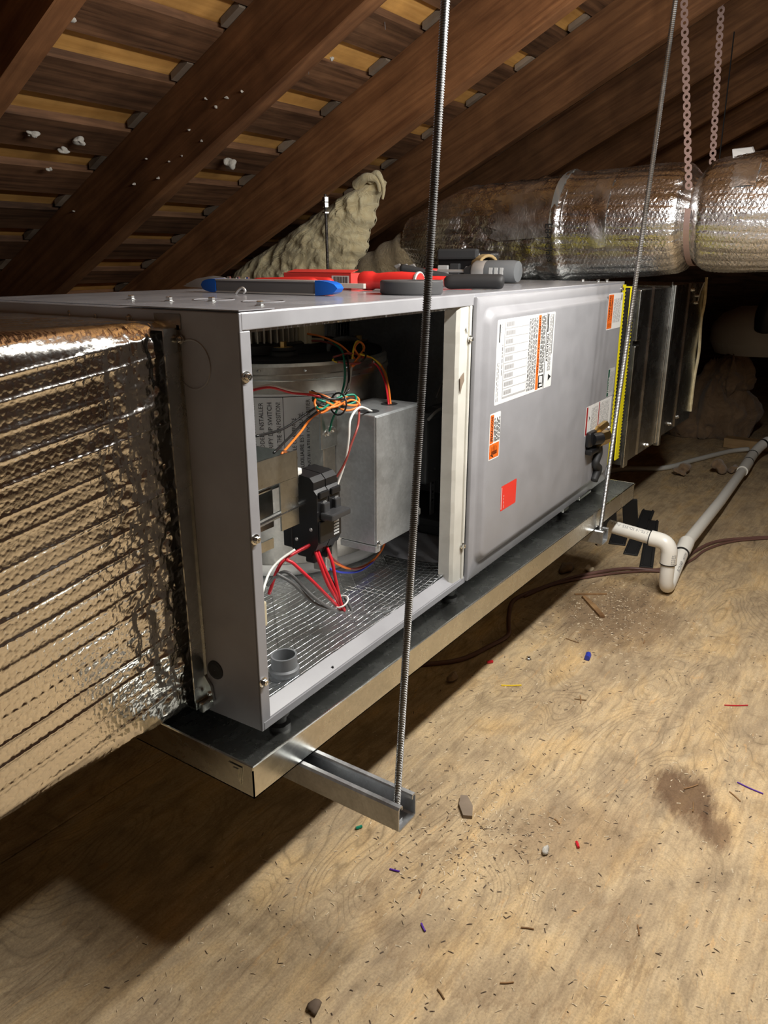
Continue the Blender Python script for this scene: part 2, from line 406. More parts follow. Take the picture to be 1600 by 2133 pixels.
def grid_faces(nu, nv, closed_v=False):
    i = np.arange(nu - 1)[:, None]; j = np.arange(nv if closed_v else nv - 1)[None, :]
    j2 = (j + 1) % nv
    return np.stack([i * nv + j, (i + 1) * nv + j, (i + 1) * nv + j2, i * nv + j2], -1).reshape(-1, 4)
def _h(ix, iy, seed):
    n = (ix.astype(np.int64) * 374761393 + iy.astype(np.int64) * 668265263 + seed * 974634777) & 0x7fffffff
    n = ((n ^ (n >> 13)) * 1274126177) & 0x7fffffff
    return ((n ^ (n >> 16)) & 0xffff) / 65535.0
def vn(x, y, seed=0):
    x0 = np.floor(x); y0 = np.floor(y); fx = x - x0; fy = y - y0
    fx = fx * fx * (3 - 2 * fx); fy = fy * fy * (3 - 2 * fy)
    a = _h(x0, y0, seed); b = _h(x0 + 1, y0, seed); c = _h(x0, y0 + 1, seed); d = _h(x0 + 1, y0 + 1, seed)
    return (a * (1 - fx) + b * fx) * (1 - fy) + (c * (1 - fx) + d * fx) * fy
def fbm(x, y, seed=0, o=4):
    s = 0; a = 1.0; t = 0
    for k in range(o):
        s = s + a * vn(x * 2 ** k, y * 2 ** k, seed + k); t += a; a *= 0.5
    return s / t
def bubbles(u, v, p):
    """height 0..1 of round blisters on a hexagonal lattice of pitch p"""
    dv = p * 0.866; best = np.full(u.shape, 9.0)
    row = np.floor(v / dv)
    for dr in (0, 1):
        r = row + dr; off = (np.mod(r, 2)) * 0.5 * p
        cu = np.round((u - off) / p) * p + off
        d = np.hypot(u - cu, v - r * dv) / (0.5 * p); best = np.minimum(best, d)
    t = np.clip(1 - best ** 2, 0, 1)
    return np.sqrt(t)
_txt = {}
def text_geo(s, size=1.0, bold=0.0, align='LEFT'):
    key = (s, size, bold, align)
    if key in _txt: return _txt[key]
    c = bpy.data.curves.new('t', 'FONT'); c.body = s; c.size = size; c.offset = bold; c.align_x = align; c.resolution_u = 2; c.fill_mode = 'FRONT'
    o = bpy.data.objects.new('t', c); COL.objects.link(o)
    dg = bpy.context.evaluated_depsgraph_get(); me = o.evaluated_get(dg).to_mesh()
    vs = [tuple(v.co) for v in me.vertices]; fs = [tuple(p.vertices) for p in me.polygons]
    o.evaluated_get(dg).to_mesh_clear(); bpy.data.objects.remove(o); bpy.data.curves.remove(c)
    _txt[key] = (vs, fs); return vs, fs
def put_text(mb, s, o, u, v, size, width=None, bold=0.0, fn=None, mat=None):
    """lettering: baseline direction u, glyph-up direction v from point o; squeezed to width if given"""
    vs, fs = text_geo(s, 1.0, bold)
    if not vs: return
    wx = max(p[0] for p in vs); sx = size if width is None else width / wx
    o, u, v = Vector(o), Vector(u), Vector(v)
    pts = [o + u * (p[0] * sx) + v * (p[1] * size) for p in vs]
    if fn: pts = [fn(p) for p in pts]
    if mat is not None: mb.cur = mat
    mb.add(pts, fs)
_scr = {}
def hex_screw(name, p, n, r=0.0045, parent=None, label=None, mat='screw_steel'):
    """hex-washer-head sheet metal screw standing on a surface of normal n"""
    n = Vector(n).normalized(); key = (tuple(round(c, 3) for c in n), r, mat)
    if key not in _scr:
        mb = MB()
        mb.lathe((0, 0, 0), [(0.0005, 0.0), (r * 1.35, 0.0), (r * 1.35, r * 0.25), (r * 0.9, r * 0.35)], 14)
        mb.lathe((0, 0, 0), [(r * 0.9, r * 0.3), (r * 0.9, r * 1.15), (r * 0.72, r * 1.3), (r * 0.3, r * 1.3), (r * 0.25, r * 1.05), (0.0002, r * 1.05)], 6)
        q = Vector((0, 0, 1)).rotation_difference(n).to_matrix().to_4x4(); mb.xf(q)
        o = mb.build(name, mat, None); _scr[key] = o.data; 
    else:
        o = bpy.data.objects.new(name, _scr[key]); COL.objects.link(o)
    if parent is not None:
        o.parent = parent; o.location = Vector(p) - root_of(parent).location
    else: o.location = p
    return o

# ------------------------------------------------------------------ structure: floor, roof, gables
mb = MB(); mb.box((-2.6, -3.2, -0.06), (7.6, 4.3, -0.0185))
floor = struct(mb.build('floor', 'grey_board'))
ys = [(-2.50, -1.282), (-1.279, -0.061), (-0.058, 1.160), (1.163, 2.381), (2.384, 3.602)]
for k, (y0, y1) in enumerate(ys):
    off = -2.515 if k % 2 == 0 else -1.295
    x = off
    while x < 7.4:
        mb = MB(); cx, cy = x + 1.22, (y0 + y1) / 2
        mb.rbox((x + 0.0015, y0, -0.0185), (x + 2.4365, y1, 0.0), 0.0015, 1)
        o = mb.build('plywood_sheet', 'plywood', floor); x += 2.4385

RZ = lambda y, a: a - 0.5 * y                      # height of a roof plane (pitch 6 in 12)
A_BOT, A_TOP = 2.07, 2.07 + 0.212                  # undersides of rafters / of the boards
Y0, Y1 = -1.6, 4.0
def slab(mb, x0, x1, y0, y1, a, th):               # piece lying in the roof plane
    v = []
    for x in (x0, x1):
        for y in (y0, y1):
            v.append((x, y, RZ(y, a))); v.append((x, y, RZ(y, a + th)))
    mb.add(v, [(0, 2, 3, 1), (4, 5, 7, 6), (0, 4, 6, 2), (1, 3, 7, 5), (0, 1, 5, 4), (2, 6, 7, 3)]); return mb
mb = MB(); slab(mb, -2.6, 7.6, Y0, Y1, A_TOP + 0.066, 0.02)
# the far slope beyond the ridge, behind the photographer
mb.add([(-2.6, -1.6, 2.37), (7.6, -1.6, 2.37), (7.6, -3.3, 1.5), (-2.6, -3.3, 1.5), (-2.6, -1.6, 2.40), (7.6, -1.6, 2.40), (7.6, -3.3, 1.53), (-2.6, -3.3, 1.53)],
       [(0, 1, 2, 3), (7, 6, 5, 4)])
mb.add([(-2.6, -1.6, 2.37), (7.6, -1.6, 2.37), (7.6, -1.6, 3.3), (-2.6, -1.6, 3.3)], [(0, 1, 2, 3)])
mb.add([(-2.6, -3.25, 0), (7.6, -3.25, 0), (7.6, -3.25, 1.6), (-2.6, -3.25, 1.6)], [(0, 1, 2, 3)])
ceiling = struct(mb.build('ceiling', 'gable_wood', fixn=False))
for nm, x in (('wall_back', 7.6), ('wall_front', -2.6)):
    mb = MB(); mb.poly([(x, -3.3, -0.05), (x, 4.3, -0.05), (x, 4.3, 0.05), (x, Y0, RZ(Y0, A_TOP + .08)), (x, -3.3, 1.5)], (0.03 if x > 0 else -0.03, 0, 0))
    struct(mb.build(nm, 'gable_wood'))
rj = random.Random(3)
RX = [1.594 + 0.61 * k for k in range(-6, 10)]
for k, xr in enumerate(RX):
    mb = MB(); x0 = xr - 0.055
    n = 14; rings = []
    for i in range(n):
        y = Y0 + (Y1 - Y0) * i / (n - 1); j = lambda s: (rj.random() - .5) * s
        rings.append([(x0 + j(.003), y, RZ(y, A_BOT) + .004 + j(.004)), (x0 + .006, y, RZ(y, A_BOT) + j(.004)), (xr - .006, y, RZ(y, A_BOT) + j(.004)), (xr + j(.003), y, RZ(y, A_BOT) + .005 + j(.004)),
                      (xr, y, RZ(y, A_TOP) - .0005), (x0, y, RZ(y, A_TOP) - .0005)])
    mb.ring_loft(rings); mb.build('rafter', 'rafter_wood', ceiling)
per = 0.187; yg = 1.441                            # first gap starts at y = 1.441
segs = [(-2.59, 0.30), (0.302, 2.78), (2.782, 5.22), (5.222, 7.59)]
for i in range(-16, 14):
    g0 = yg + per * i                              # gap g0..g0+.062, dark board g0+.062..g0+per
    b0, b1 = g0 + 0.082, g0 + per
    if b0 > Y1 - .05 or g0 < Y0: continue
    jit = rj.uniform(-.006, .006)
    for (x0, x1) in segs:
        mb = MB(); slab(mb, x0, x1, b0 + jit, b1 + rj.uniform(-.006, .006), A_TOP, 0.0185 + rj.uniform(-.001, .001)); mb.build('roof_board', 'old_board', ceiling)
    for (x0, x1) in segs:
        mb = MB(); slab(mb, x0 + .2, x1 + .198 if x1 < 7 else x1, g0 - 0.05, g0 + 0.112, A_TOP + 0.0205, 0.02); mb.build('sheathing_plank', 'new_board', ceiling)
for xr in RX[5:11]:                                # filler blocks above the rafters, in the gaps
    for i in range(-6, 10):
        g0 = yg + per * i
        mb = MB(); slab(mb, xr - .075, xr + .022, g0 + .006, g0 + .068, A_TOP + 0.001, 0.017); mb.build('filler_block', 'grey_board', ceiling)
# nail points through the boards
for i in range(26):
    x = rj.uniform(0.95, 3.3); g = yg + per * rj.randint(-2, 5) + rj.uniform(.08, .17)
    if any(abs(x - (r - .027)) < .05 for r in RX): continue
    p = Vector((x, g, RZ(g, A_TOP) + .006)); q = p + Vector((rj.uniform(-.02, .02), rj.uniform(-.012, .012), -rj.uniform(.018, .04)))
    mb = MB(); mb.cyl(p, q, .0012, 6, .0008); mb.build('nail', 'strut_steel', ceiling)

# ------------------------------------------------------------------ drain pan, struts, rods
pan = thing('drain_pan', 'long shallow galvanised drain pan under the air handler', 'drain pan', (1.48, 1.0, 0.286))
px0, px1, py0, py1, pz0, pz1 = 0.634, 2.337, 0.651, 1.37, 0.2865, 0.338
mb = MB(); mb.box((px0, py0, pz0), (px1, py1, pz0 + .002)); mb.build('pan_bottom', 'galvanised_pan', pan)
t = .0018
for nm, a, c in (('front_wall', (px0, py0, pz0), (px1, py0 + t, pz1)), ('rear_wall', (px0, py1 - t, pz0), (px1, py1, pz1)),
                 ('end_wall', (px0, py0, pz0), (px0 + t, py1, pz1)), ('end_wall', (px1 - t, py0, pz0), (px1, py1, pz1))):
    mb = MB()
    mb.box(a, c)
    mb.build(nm, 'galvanised_pan', pan)
mb = MB()                                          # hemmed rim, and the folded crease below it
for a, c in (((px0 - .0015, py0 - .0015, pz1 - .006), (px1 + .0015, py0 + .0028, pz1 + .0012)), ((px0 - .0015, py1 - .0028, pz1 - .006), (px1 + .0015, py1 + .0015, pz1 + .0012)),
             ((px0 - .0015, py0, pz1 - .006), (px0 + .0028, py1, pz1 + .0012)), ((px1 - .0028, py0, pz1 - .006), (px1 + .0015, py1, pz1 + .0012))): mb.rbox(a, c, .0012, 1)
mb.build('rim_hem', 'galvanised_pan', pan)
mb = MB(); mb.poly([(px0 - .0006, py0 + .02, pz1 - .008), (px0 - .0006, py0 + .046, pz1 - .008), (px0 - .0006, py0 + .024, pz0 + .012)], (-.0012, 0, 0))
mb.poly([(px0 - .002, py0 + .026, pz1 - .012), (px0 - .002, py0 + .036, pz1 - .012), (px0 - .002, py0 + .025, pz0 + .02)], (-.001, 0, 0)); mb.build('corner_fold', 'galvanised_pan', pan)

def strut(loc_x, y_tip, label):
    r = thing('strut_channel', label, 'strut channel', (loc_x, y_tip, 0.245), group='strut channels under the drain pan')
    w, h, th, lip = 0.046, 0.0408, 0.0027, 0.0095
    x0, x1, z0, z1 = loc_x - w / 2, loc_x + w / 2, 0.2452, 0.2452 + h
    prof = [(x0 + .004, z0), (x1 - .004, z0), (x1, z0 + .004), (x1, z1 - .003), (x1 - .003, z1), (x1 - lip, z1), (x1 - lip - .0015, z1 - .002), (x1 - lip - .0015, z1 - .007), (x1 - lip + .001, z1 - .007), (x1 - lip + .001, z1 - th),
            (x1 - th - .001, z1 - th), (x1 - th, z1 - th - .002), (x1 - th, z0 + .005), (x1 - .006, z0 + th), (x0 + .006, z0 + th), (x0 + th, z0 + .005), (x0 + th, z1 - th - .002), (x0 + th + .001, z1 - th),
            (x0 + lip - .001, z1 - th), (x0 + lip - .001, z1 - .007), (x0 + lip + .0015, z1 - .007), (x0 + lip + .0015, z1 - .002), (x0 + lip, z1), (x0 + .003, z1), (x0, z1 - .003), (x0, z0 + .004)]
    mb = MB(); n = len(prof)
    vs = [(x, y_tip, z) for x, z in prof] + [(x, 1.72, z) for x, z in prof]
    fs = [(i, (i + 1) % n, (i + 1) % n + n, i + n) for i in range(n)]
    # end caps as strips between the outer and the inner outline
    def capq(o, flip):
        idx = list(range(n)); q = []
        half = n // 2
        pairs = [(0, 1, 13, 14), (1, 2, 12, 13), (2, 3, 11, 12), (3, 4, 10, 11), (4, 5, 9, 10), (5, 6, 8, 9), (6, 7, 8, 8),
                 (0, 14, 15, 25), (25, 15, 16, 24), (24, 16, 17, 23), (23, 17, 18, 22), (22, 18, 19, 21), (21, 19, 20, 20)]
        for p in pairs:
            p = [a + o for a in dict.fromkeys(p)]
            q.append(tuple(p if not flip else reversed(p)))
        return q
    mb.add(vs, fs + capq(0, False) + capq(n, True)); mb.build('channel', 'strut_steel', r)
    mb = MB(); mb.lathe((loc_x - .004, y_tip + .016, 0.2452 - .0068), [(.0004, 0), (.0095, 0), (.0095, .0068), (.0004, .0068)], 6); mb.build('nut', 'rod_steel', r)
    mb = MB(); mb.lathe((loc_x - .004, y_tip + .016, 0.2452 - .010), [(.0003, 0), (.0045, 0), (.0045, .004)], 10); mb.build('rod_end', 'rod_steel', r)
    mb = MB(); mb.lathe((loc_x - .004, y_tip + .016, 0.2452 + .0027), [(.0055, 0), (.009, 0), (.009, .006), (.0055, .006)], 6); mb.build('nut', 'rod_steel', r)
    return r
strut(0.752, 0.474, 'galvanised strut channel carrying the thick threaded rod, under the pan end by the foil-wrapped duct')
strut(2.012, 0.626, 'galvanised strut channel under the pan, by the loose white pipe stub')

def rod(name, label, a, c, r, pitch, n=12, sub=3, nuts=(), mat='rod_steel'):
    root = thing(name, label, 'threaded rod', a, group='threaded hanger rods')
    a = Vector(a); c = Vector(c); d = (c - a); L = d.length; d.normalize()
    u = d.cross(Vector((0, 1, 0))).normalized(); v = d.cross(u)
    turns = int(L / pitch); rings = []
    bend = lambda s: Vector((0, 0, 0))
    prof = [(0.0, 1.0), (0.28, 1.0), (0.5, 0.80), (0.78, 0.80)] if sub > 2 else [(0.0, 1.0), (0.5, 0.82)]
    for k in range(turns):
        for f, q in prof:
            p = a + d * ((k + f) * pitch)
            ring = []
            for i in range(n):
                t = 2 * math.pi * i / n
                ring.append(tuple(p + d * (pitch * i / n * 0.0) + (u * math.cos(t) + v * math.sin(t)) * r * q))
            rings.append(ring)
    mb = MB(); mb.ring_loft(rings); o = mb.build('shaft', mat, root, smooth=True, auto=28, fixn=False)
    for s, rr, hh in nuts:
        p = a + d * s; mb = MB(); mb.cyl(p, p + d * hh, rr, 6); mb.build('nut', 'screw_steel', root)
    return root
rod('threaded_rod', 'thick threaded steel rod rising from the strut channel in front of the open cabinet', (0.7475, 0.490, 0.2485), (0.8746, 0.4804, 1.90), 0.0052, 0.0026, 14)
rod('threaded_rod', 'thin grey steel rod standing beside the yellow tape at the cabinet end', (2.008, 0.642, 0.2485), (2.0777, 0.592, 1.80), 0.0062, 0.004, 10, 2, mat='rod_steel')
rod('threaded_rod', 'short steel rod with stacked nuts on its top, in front of the fiberglass batt', (2.02, 1.585, 0.286), (2.02, 1.600, 1.195), 0.0052, 0.004, 10, 2,
    mat='rod_steel', nuts=((0.868, 0.0105, 0.013), (0.884, 0.0105, 0.013), (0.85, 0.012, 0.004)))

# ------------------------------------------------------------------ foil-wrapped rectangular duct
dux = thing('return_duct', 'large rectangular duct wrapped in silver bubble foil, joined to the cabinet end', 'duct', (0.1, 1.1, 0.335))
def rect_duct():
    y0, y1, z0, z1, rc = 0.822, 1.31, 0.338, 0.922, 0.030
    # section path starting at bottom rear, along bottom towards front, up the front, over the top
    seg = []
    def line(a, c, step):
        n = max(2, int(math.hypot(c[0] - a[0], c[1] - a[1]) / step)); return [((a[0] + (c[0] - a[0]) * i / n), (a[1] + (c[1] - a[1]) * i / n)) for i in range(n)]
    def arc(cy, cz, a0, a1, n): return [(cy + rc * math.cos(a0 + (a1 - a0) * i / n), cz + rc * math.sin(a0 + (a1 - a0) * i / n)) for i in range(n)]
    pts = line((y1, z0), (y0 + .12, z0), .03) + line((y0 + .12, z0), (y0 + rc, z0), .003) + arc(y0 + rc, z0 + rc, -math.pi / 2, -math.pi, 16) + line((y0, z0 + rc), (y0, z1 - rc), .0015) \
        + arc(y0 + rc, z1 - rc, math.pi, math.pi / 2, 16) + line((y0 + rc, z1), (y0 + .22, z1), .0028) + line((y0 + .22, z1), (y1, z1), .02) + line((y1, z1), (y1, z0), .05)
    pts = np.array(pts); n = len(pts)
    nxt = np.roll(pts, -1, 0); prv = np.roll(pts, 1, 0); tn = nxt - prv; tn /= np.linalg.norm(tn, axis=1)[:, None]
    nrm = np.stack([-tn[:, 1], tn[:, 0]], 1)          # outward for this winding
    cen = pts.mean(0)
    if ((pts - cen) * nrm).sum() < 0: nrm = -nrm
    s = np.concatenate([[0], np.cumsum(np.linalg.norm(np.diff(pts, axis=0), axis=1))])
    xs = np.concatenate([np.arange(-.75, .30, .03), np.arange(.30, .7041, .0015)])
    X, S = np.meshgrid(xs, s, indexing='ij')
    Z = pts[None, :, 1] + 0 * X
    row = S - 0.13 * (X - .5)
    wander = 0.010 * (fbm(X * 5, S * 5, 5, 3) - .5)
    ph = (row + wander) / 0.030
    pil = np.abs(np.sin(np.pi * ph)) ** 0.35
    every = 0.4 + 1.0 * vn(np.floor(ph) * 1.7 + 3.1, 0 * ph + .5, 9)
    dl = (ph - np.round(ph)) * 0.030
    h = 0.0028 * np.exp(-(dl / .0035) ** 2) * np.clip(every - .35, 0, 1) + 0.0012 * pil
    h += 0.0005 * np.minimum(1, 2.0 * bubbles(X + 0.005 * (fbm(X * 9, S * 9, 3, 2) - .5), row, 0.0125))
    cr = np.clip((X - .52) / .16, 0, 1)
    crumple = np.abs(fbm(X * 34, S * 34, 21, 3) - .5) * 2
    h += (0.0006 + 0.0055 * cr) * (crumple - .5)
    h += 0.009 * (fbm(X * 2.2, S * 3.0, 33, 2) - .5)
    flat = (nrm[:, 1] > .9)[None, :]                  # the top lies taut
    h = np.where(flat, h * 0.45, h)
    h -= 0.008 * np.clip((X - .694) / .010, 0, 1) ** 2
    V = np.stack([X, pts[None, :, 0] + nrm[None, :, 0] * h, Z + nrm[None, :, 1] * h], -1).reshape(-1, 3)
    np_mesh('foil_wrap', V, grid_faces(len(xs), n, True), 'bubble_foil', dux)
rect_duct()
mb = MB()                                             # sheet metal collar between the wrap and the cabinet
for a, c in (((.676, .806, .352), (.7055, .8085, .912)), ((.676, .806, .912), (.7055, 1.30, .9145)), ((.700, .803, .352), (.7055, .8085, .918)), ((.700, .80, .912), (.7055, 1.30, .932)), ((.676, .806, .350), (.7055, 1.30, .3525))): mb.box(a, c)
mb.build('collar', 'dark_galvanised', dux)
mb = MB(); mb.poly([(.7035, 1.02, .914), (.7035, 1.055, .914), (.7035, 1.045, .938), (.7035, 1.02, .938)], (-.0025, 0, 0)); mb.build('tab', 'dark_galvanised', dux)
mb = MB(); mb.poly([(.7005, .806, .352), (.7005, .790, .36), (.7005, .794, .385), (.7005, .806, .40)], (-.004, 0, 0)); mb.rbox((.680, .796, .345), (.704, .806, .362), .003); mb.build('bracket', 'galvanised', dux)
for p, nn in (((.699, .797, .372), (-1, 0, 0)), ((.699, .80, .90), (-1, 0, 0)), ((.699, .90, .923), (-1, 0, 0)), ((.699, .97, .923), (-1, 0, 0)), ((.699, 1.03, .926), (-1, 0, 0))): hex_screw('screw', p, nn, .0042, dux)

# ------------------------------------------------------------------ round foil duct on strap hangers
fd = thing('flex_duct', 'fat round duct wrapped in crinkled silver bubble foil, hung on perforated straps', 'duct', (2.76, 0.6, 0.97))
def round_duct():
    ys = np.arange(-.62, 1.735, .0042); n = 250
    th = np.linspace(0, 2 * np.pi, n, endpoint=False)
    Yv, T = np.meshgrid(ys, th, indexing='ij')
    r = 0.172 + 0 * Yv
    def gauss(c, w): return np.exp(-((Yv - c) / w) ** 2)
    r -= 0.034 * gauss(.655, .022) + 0.010 * gauss(.655, .09)
    r += 0.010 * gauss(1.075, .02) + 0.004 * gauss(1.10, .10)
    tp = np.clip((Yv - 1.46) / .26, 0, 1); r -= 0.075 * tp ** 1.4
    u = T * .172
    wr = fbm(Yv * 3.0 + 1.5 * np.sin(T), u * 22, 4, 3) - .5
    h = 0.008 * wr
    tw = u + .10 * Yv
    h += 0.0032 * np.abs(np.sin(np.pi * (tw + .012 * (fbm(Yv * 3, u * 3, 8, 2) - .5)) / .036)) ** .5
    h += 0.0026 * bubbles(Yv, tw, 0.0135)
    near = gauss(1.16, .09) + gauss(1.40, .14) + .6 * gauss(.655, .05)
    h += 0.020 * near * (np.abs(fbm(Yv * 14, u * 10, 17, 3) - .5) * 2 - .4)
    r = r + h
    cz = 1.163 - 0.055 * (Yv - .0) - .02 * np.clip(Yv - 1.45, 0, 1)
    V = np.stack([2.76 + r * np.cos(T), Yv, cz + r * np.sin(T)], -1).reshape(-1, 3)
    np_mesh('foil_wrap', V, grid_faces(len(ys), n, True), 'round_foil', fd)
round_duct()
def duct_patch(name, y0, y1, a0, a1, lift, mat, jag=0.0):   # a strip of tape or film following the round duct
    mb = MB(); nu, nv = 10, 14; vs = []
    for i in range(nu):
        for j in range(nv):
            y = y0 + (y1 - y0) * i / (nu - 1) + jag * math.sin(j * 2.3) * (1 if i == nu - 1 else 0); a = a0 + (a1 - a0) * j / (nv - 1)
            r = .172 + lift + .002 * math.sin(7 * a + 90 * y); cz = 1.163 - .055 * y
            vs.append((2.76 + r * math.cos(a), y, cz + r * math.sin(a)))
    mb.add(vs, [(i * nv + j, (i + 1) * nv + j, (i + 1) * nv + j + 1, i * nv + j + 1) for i in range(nu - 1) for j in range(nv - 1)])
    o = mb.build(name, mat, fd, smooth=True); return o
duct_patch('foil_tape', .90, .955, math.radians(130), math.radians(205), .008, 'tape_foil')
duct_patch('foil_tape', .47, .54, math.radians(128), math.radians(158), .010, 'tape_foil', .004)
duct_patch('loose_film', 1.05, 1.30, math.radians(140), math.radians(190), .012, 'tape_foil', .02)
duct_patch('tape_seam', 1.066, 1.090, math.radians(92), math.radians(180), .018, 'clear_film')
mb = MB(); mb.poly([(2.70, .50, 1.292), (2.69, .56, 1.288), (2.72, .572, 1.318), (2.735, .52, 1.322)], (.02, 0, .004)); mb.build('tape_tag', 'label_white', fd)
mb = MB()
cz = 1.163 - .055 * 1.05
def on_duct(p):
    a = p.z / .19; return Vector((2.76 - .1925 * math.cos(a), p.y, cz + .1925 * math.sin(a)))
put_text(mb, 'E84 Class', (0, 1.100, .010), (0, 0, -1), (0, -1, 0), .034, fn=on_duct)
mb.build('printed_lettering', 'ink_black', fd, fixn=False)

def strap(label, x, y0, z0, y1, z1, wrap):
    root = thing('hanger_strap', label, 'strap', (x, y0, z0), group='perforated hanger straps')
    a = Vector((x, y0, z0)); c = Vector((x, y1, z1)); d = (c - a); L = d.length; d.normalize(); side = Vector((0, 1, 0)); side = (side - d * side.dot(d)).normalized()
    nrm = Vector((1, 0, 0)); pitch = .0245; k = int(L / pitch); mb = MB(); th = .0014
    for i in range(k):
        o = a + d * (i * pitch)
        outer, inner = [], []
        for q in range(12):
            t = 2 * math.pi * q / 12
            inner.append(o + d * (pitch / 2 + .0047 * math.sin(t)) + side * .0047 * math.cos(t))
            ct, sn = math.cos(t), math.sin(t); s_ = max(abs(ct), abs(sn)); uu, vv = ct / s_, sn / s_
            wid = .0108 - .0030 * (abs(vv) ** 2)
            outer.append(o + d * (pitch / 2 * (1 + vv)) + side * wid * uu)
        for off, fl in ((0, False), (th, True)):
            vs = [p + nrm * off for p in outer + inner]
            fs = [(q, (q + 1) % 12, 12 + (q + 1) % 12, 12 + q) for q in range(12)]
            mb.add(vs, [tuple(reversed(f)) for f in fs] if fl else fs)
        mb.add([p + nrm * o2 for o2 in (0, th) for p in inner], [(q, (q + 1) % 12, 12 + (q + 1) % 12, 12 + q) for q in range(12)])
    mb.build('perforated_band', 'strap_rose', root)
    if wrap:
        mb = MB(); vs = []; nn = 40
        for j in range(nn + 1):
            aa = math.radians(172 + 190 * j / nn); cz = 1.163 - .055 * .655
            for yy in (.646, .664):
                vs.append((2.76 + .148 * math.cos(aa), yy, cz + .148 * math.sin(aa)))
        mb.add(vs, [(2 * j, 2 * j + 1, 2 * j + 3, 2 * j + 2) for j in range(nn)]); mb.build('wrapped_band', 'strap_rose', root)
strap('pale perforated strap band looped around the foil duct, the one on its open side', 2.595, .655, 1.200, .735, 1.75, True)
strap('dim perforated strap band rising behind the round foil duct', 2.925, .665, 1.20, .705, 1.79, False)
mb = MB(); mb.cyl((3.15, .70, 1.20), (3.165, .708, 1.74), .0022, 6); tag(mb.build('hanging_wire', 'wire_black'), 'thin dark wire hanging behind the perforated straps', 'wire')

td = thing('branch_duct', 'narrow dusty tan duct running on from the foil duct towards the eave', 'duct', (2.75, 1.95, .9))
pts = smooth_path([(2.76, 1.66, 1.05), (2.76, 1.85, .965), (2.76, 2.05, .87), (2.76, 2.25, .78)], 14)
mb = MB(); mb.tube(pts, [.098 + .005 * math.sin(i * 1.1) for i in range(len(pts))], 28); mb.build('duct_skin', 'tan_duct_skin', td, smooth=True)

# ------------------------------------------------------------------ sheet-metal plenum beyond the cabinet
pl = thing('supply_plenum', 'dark sheet-metal plenum box behind the yellow tape strips', 'plenum', (2.8, 1.0, .385))
mb = MB(); mb.box((2.352, .704, .386), (2.745, 1.26, .922)); mb.build('plenum_section', 'dark_galvanised', pl)
mb = MB(); mb.box((2.747, .712, .392), (3.235, 1.255, .926)); mb.build('plenum_section', 'dark_galvanised', pl)
mb = MB(); mb.rbox((2.352, .694, .378), (2.392, .7045, .760), .002); mb.build('starting_collar', 'galvanised_pan', pl)
mb = MB(); mb.rbox((2.352, .692, .775), (2.396, .7045, .925), .003); mb.build('starting_collar', 'dark_galvanised', pl)
mb = MB(); mb.rbox((2.730, .690, .375), (2.752, .713, .930), .004); mb.build('drive_cleat', 'galvanised', pl)
mb = MB(); mb.rbox((2.715, .698, .386), (2.729, .7045, .94), .003); mb.build('seam_fold', 'dark_galvanised', pl)
mb = MB(); mb.poly([(2.50, .7045, .39), (2.508, .698, .39), (2.516, .7045, .39)], (0, 0, .54)); mb.build('stiffening_crease', 'dark_galvanised', pl)
mb = MB(); mb.poly([(2.98, .7125, .40), (2.988, .706, .40), (2.996, .7125, .40)], (0, 0, .53)); mb.build('stiffening_crease', 'dark_galvanised', pl)
mb = MB(); pts = smooth_path([(3.233, .712, .945), (3.226, .706, .85), (3.232, .712, .78), (3.224, .703, .66), (3.230, .710, .55), (3.226, .708, .42)], 5); mb.tube(pts, .006, 6); mb.build('insulation_edge', 'fiberglass', pl)
for p in ((2.62, .704, .40), (3.04, .712, .905), (3.03, .712, .43), (2.93, .712, .42)): hex_screw('screw', p, (0, -1, 0), .007, pl)
mb = MB(); mb.tube(smooth_path([(3.12, .69, .93), (3.12, .70, .90), (3.115, .705, .86)], 4), .002, 6); mb.build('hook_wire', 'tool_steel', pl)
hex_screw('screw', (3.115, .711, .855), (0, -1, 0), .006, pl); hex_screw('screw', (3.12, .711, .88), (0, -1, 0), .005, pl)

# ------------------------------------------------------------------ the air handler
ah = thing('air_handler', 'grey air handler cabinet lying on its side with one bay open', 'air handler', (1.478, 1.01, 0.338))
X0, X1, YF, YB, ZB, ZT = 0.706, 2.252, 0.699, 1.332, 0.338, 0.938
def prt(nm, fn, mat='cabinet_paint', par=None, **k):
    m_ = MB(); fn(m_); return m_.build(nm, mat, par or ah, **k)
def topf(m_):
    m_.rbox((X0, YF, ZT - .010), (X1, YB, ZT), .0022)
    m_.rbox((X0 + .0005, YF - .0006, ZT - .0225), (1.3185, YF + .012, ZT - .0005), .002)
top = prt('top_panel', topf, 'cabinet_top_paint')
prt('top_front_lip', lambda m_: m_.rbox((X0 + .002, YF - .0016, ZT - .0225), (1.3185, YF + .002, ZT - .0012), .0012))
def corner_fold(m_):
    m_.poly([(X0 - .0014, YF - .0012, ZT + .0008), (X0 + .062, YF - .0012, ZT + .0008), (X0 + .052, YF + .010, ZT + .0008), (X0 - .0014, YF + .22, ZT + .0008), (X0 - .0014, YF + .6, ZT + .0008)], (0, 0, .0014))
prt('corner_overlap', corner_fold, 'cabinet_top_paint')
def endf(m_):
    m_.rbox((X0 - .0014, YF - .001, ZB - .001), (X0 + .004, YB, ZT - .001), .0015)
    m_.rbox((X0 - .0014, YF - .0012, ZB), (X0 + .0165, YF + .003, ZT - .0235), .0012)
end = prt('end_panel', endf)
prt('knockout', lambda m_: m_.lathe((X0 - .0017, .785, .868), [(.031, -.0003), (.0318, -.0009), (.033, -.0009), (.0336, 0.0002)], 40, 'x'), par=end)
prt('grommet', lambda m_: m_.lathe((X0 - .0014, .786, .4135), [(.0003, -.0018), (.010, -.0022), (.015, -.0012), (.0155, 0.001)], 28, 'x'), 'black_rubber', par=end)
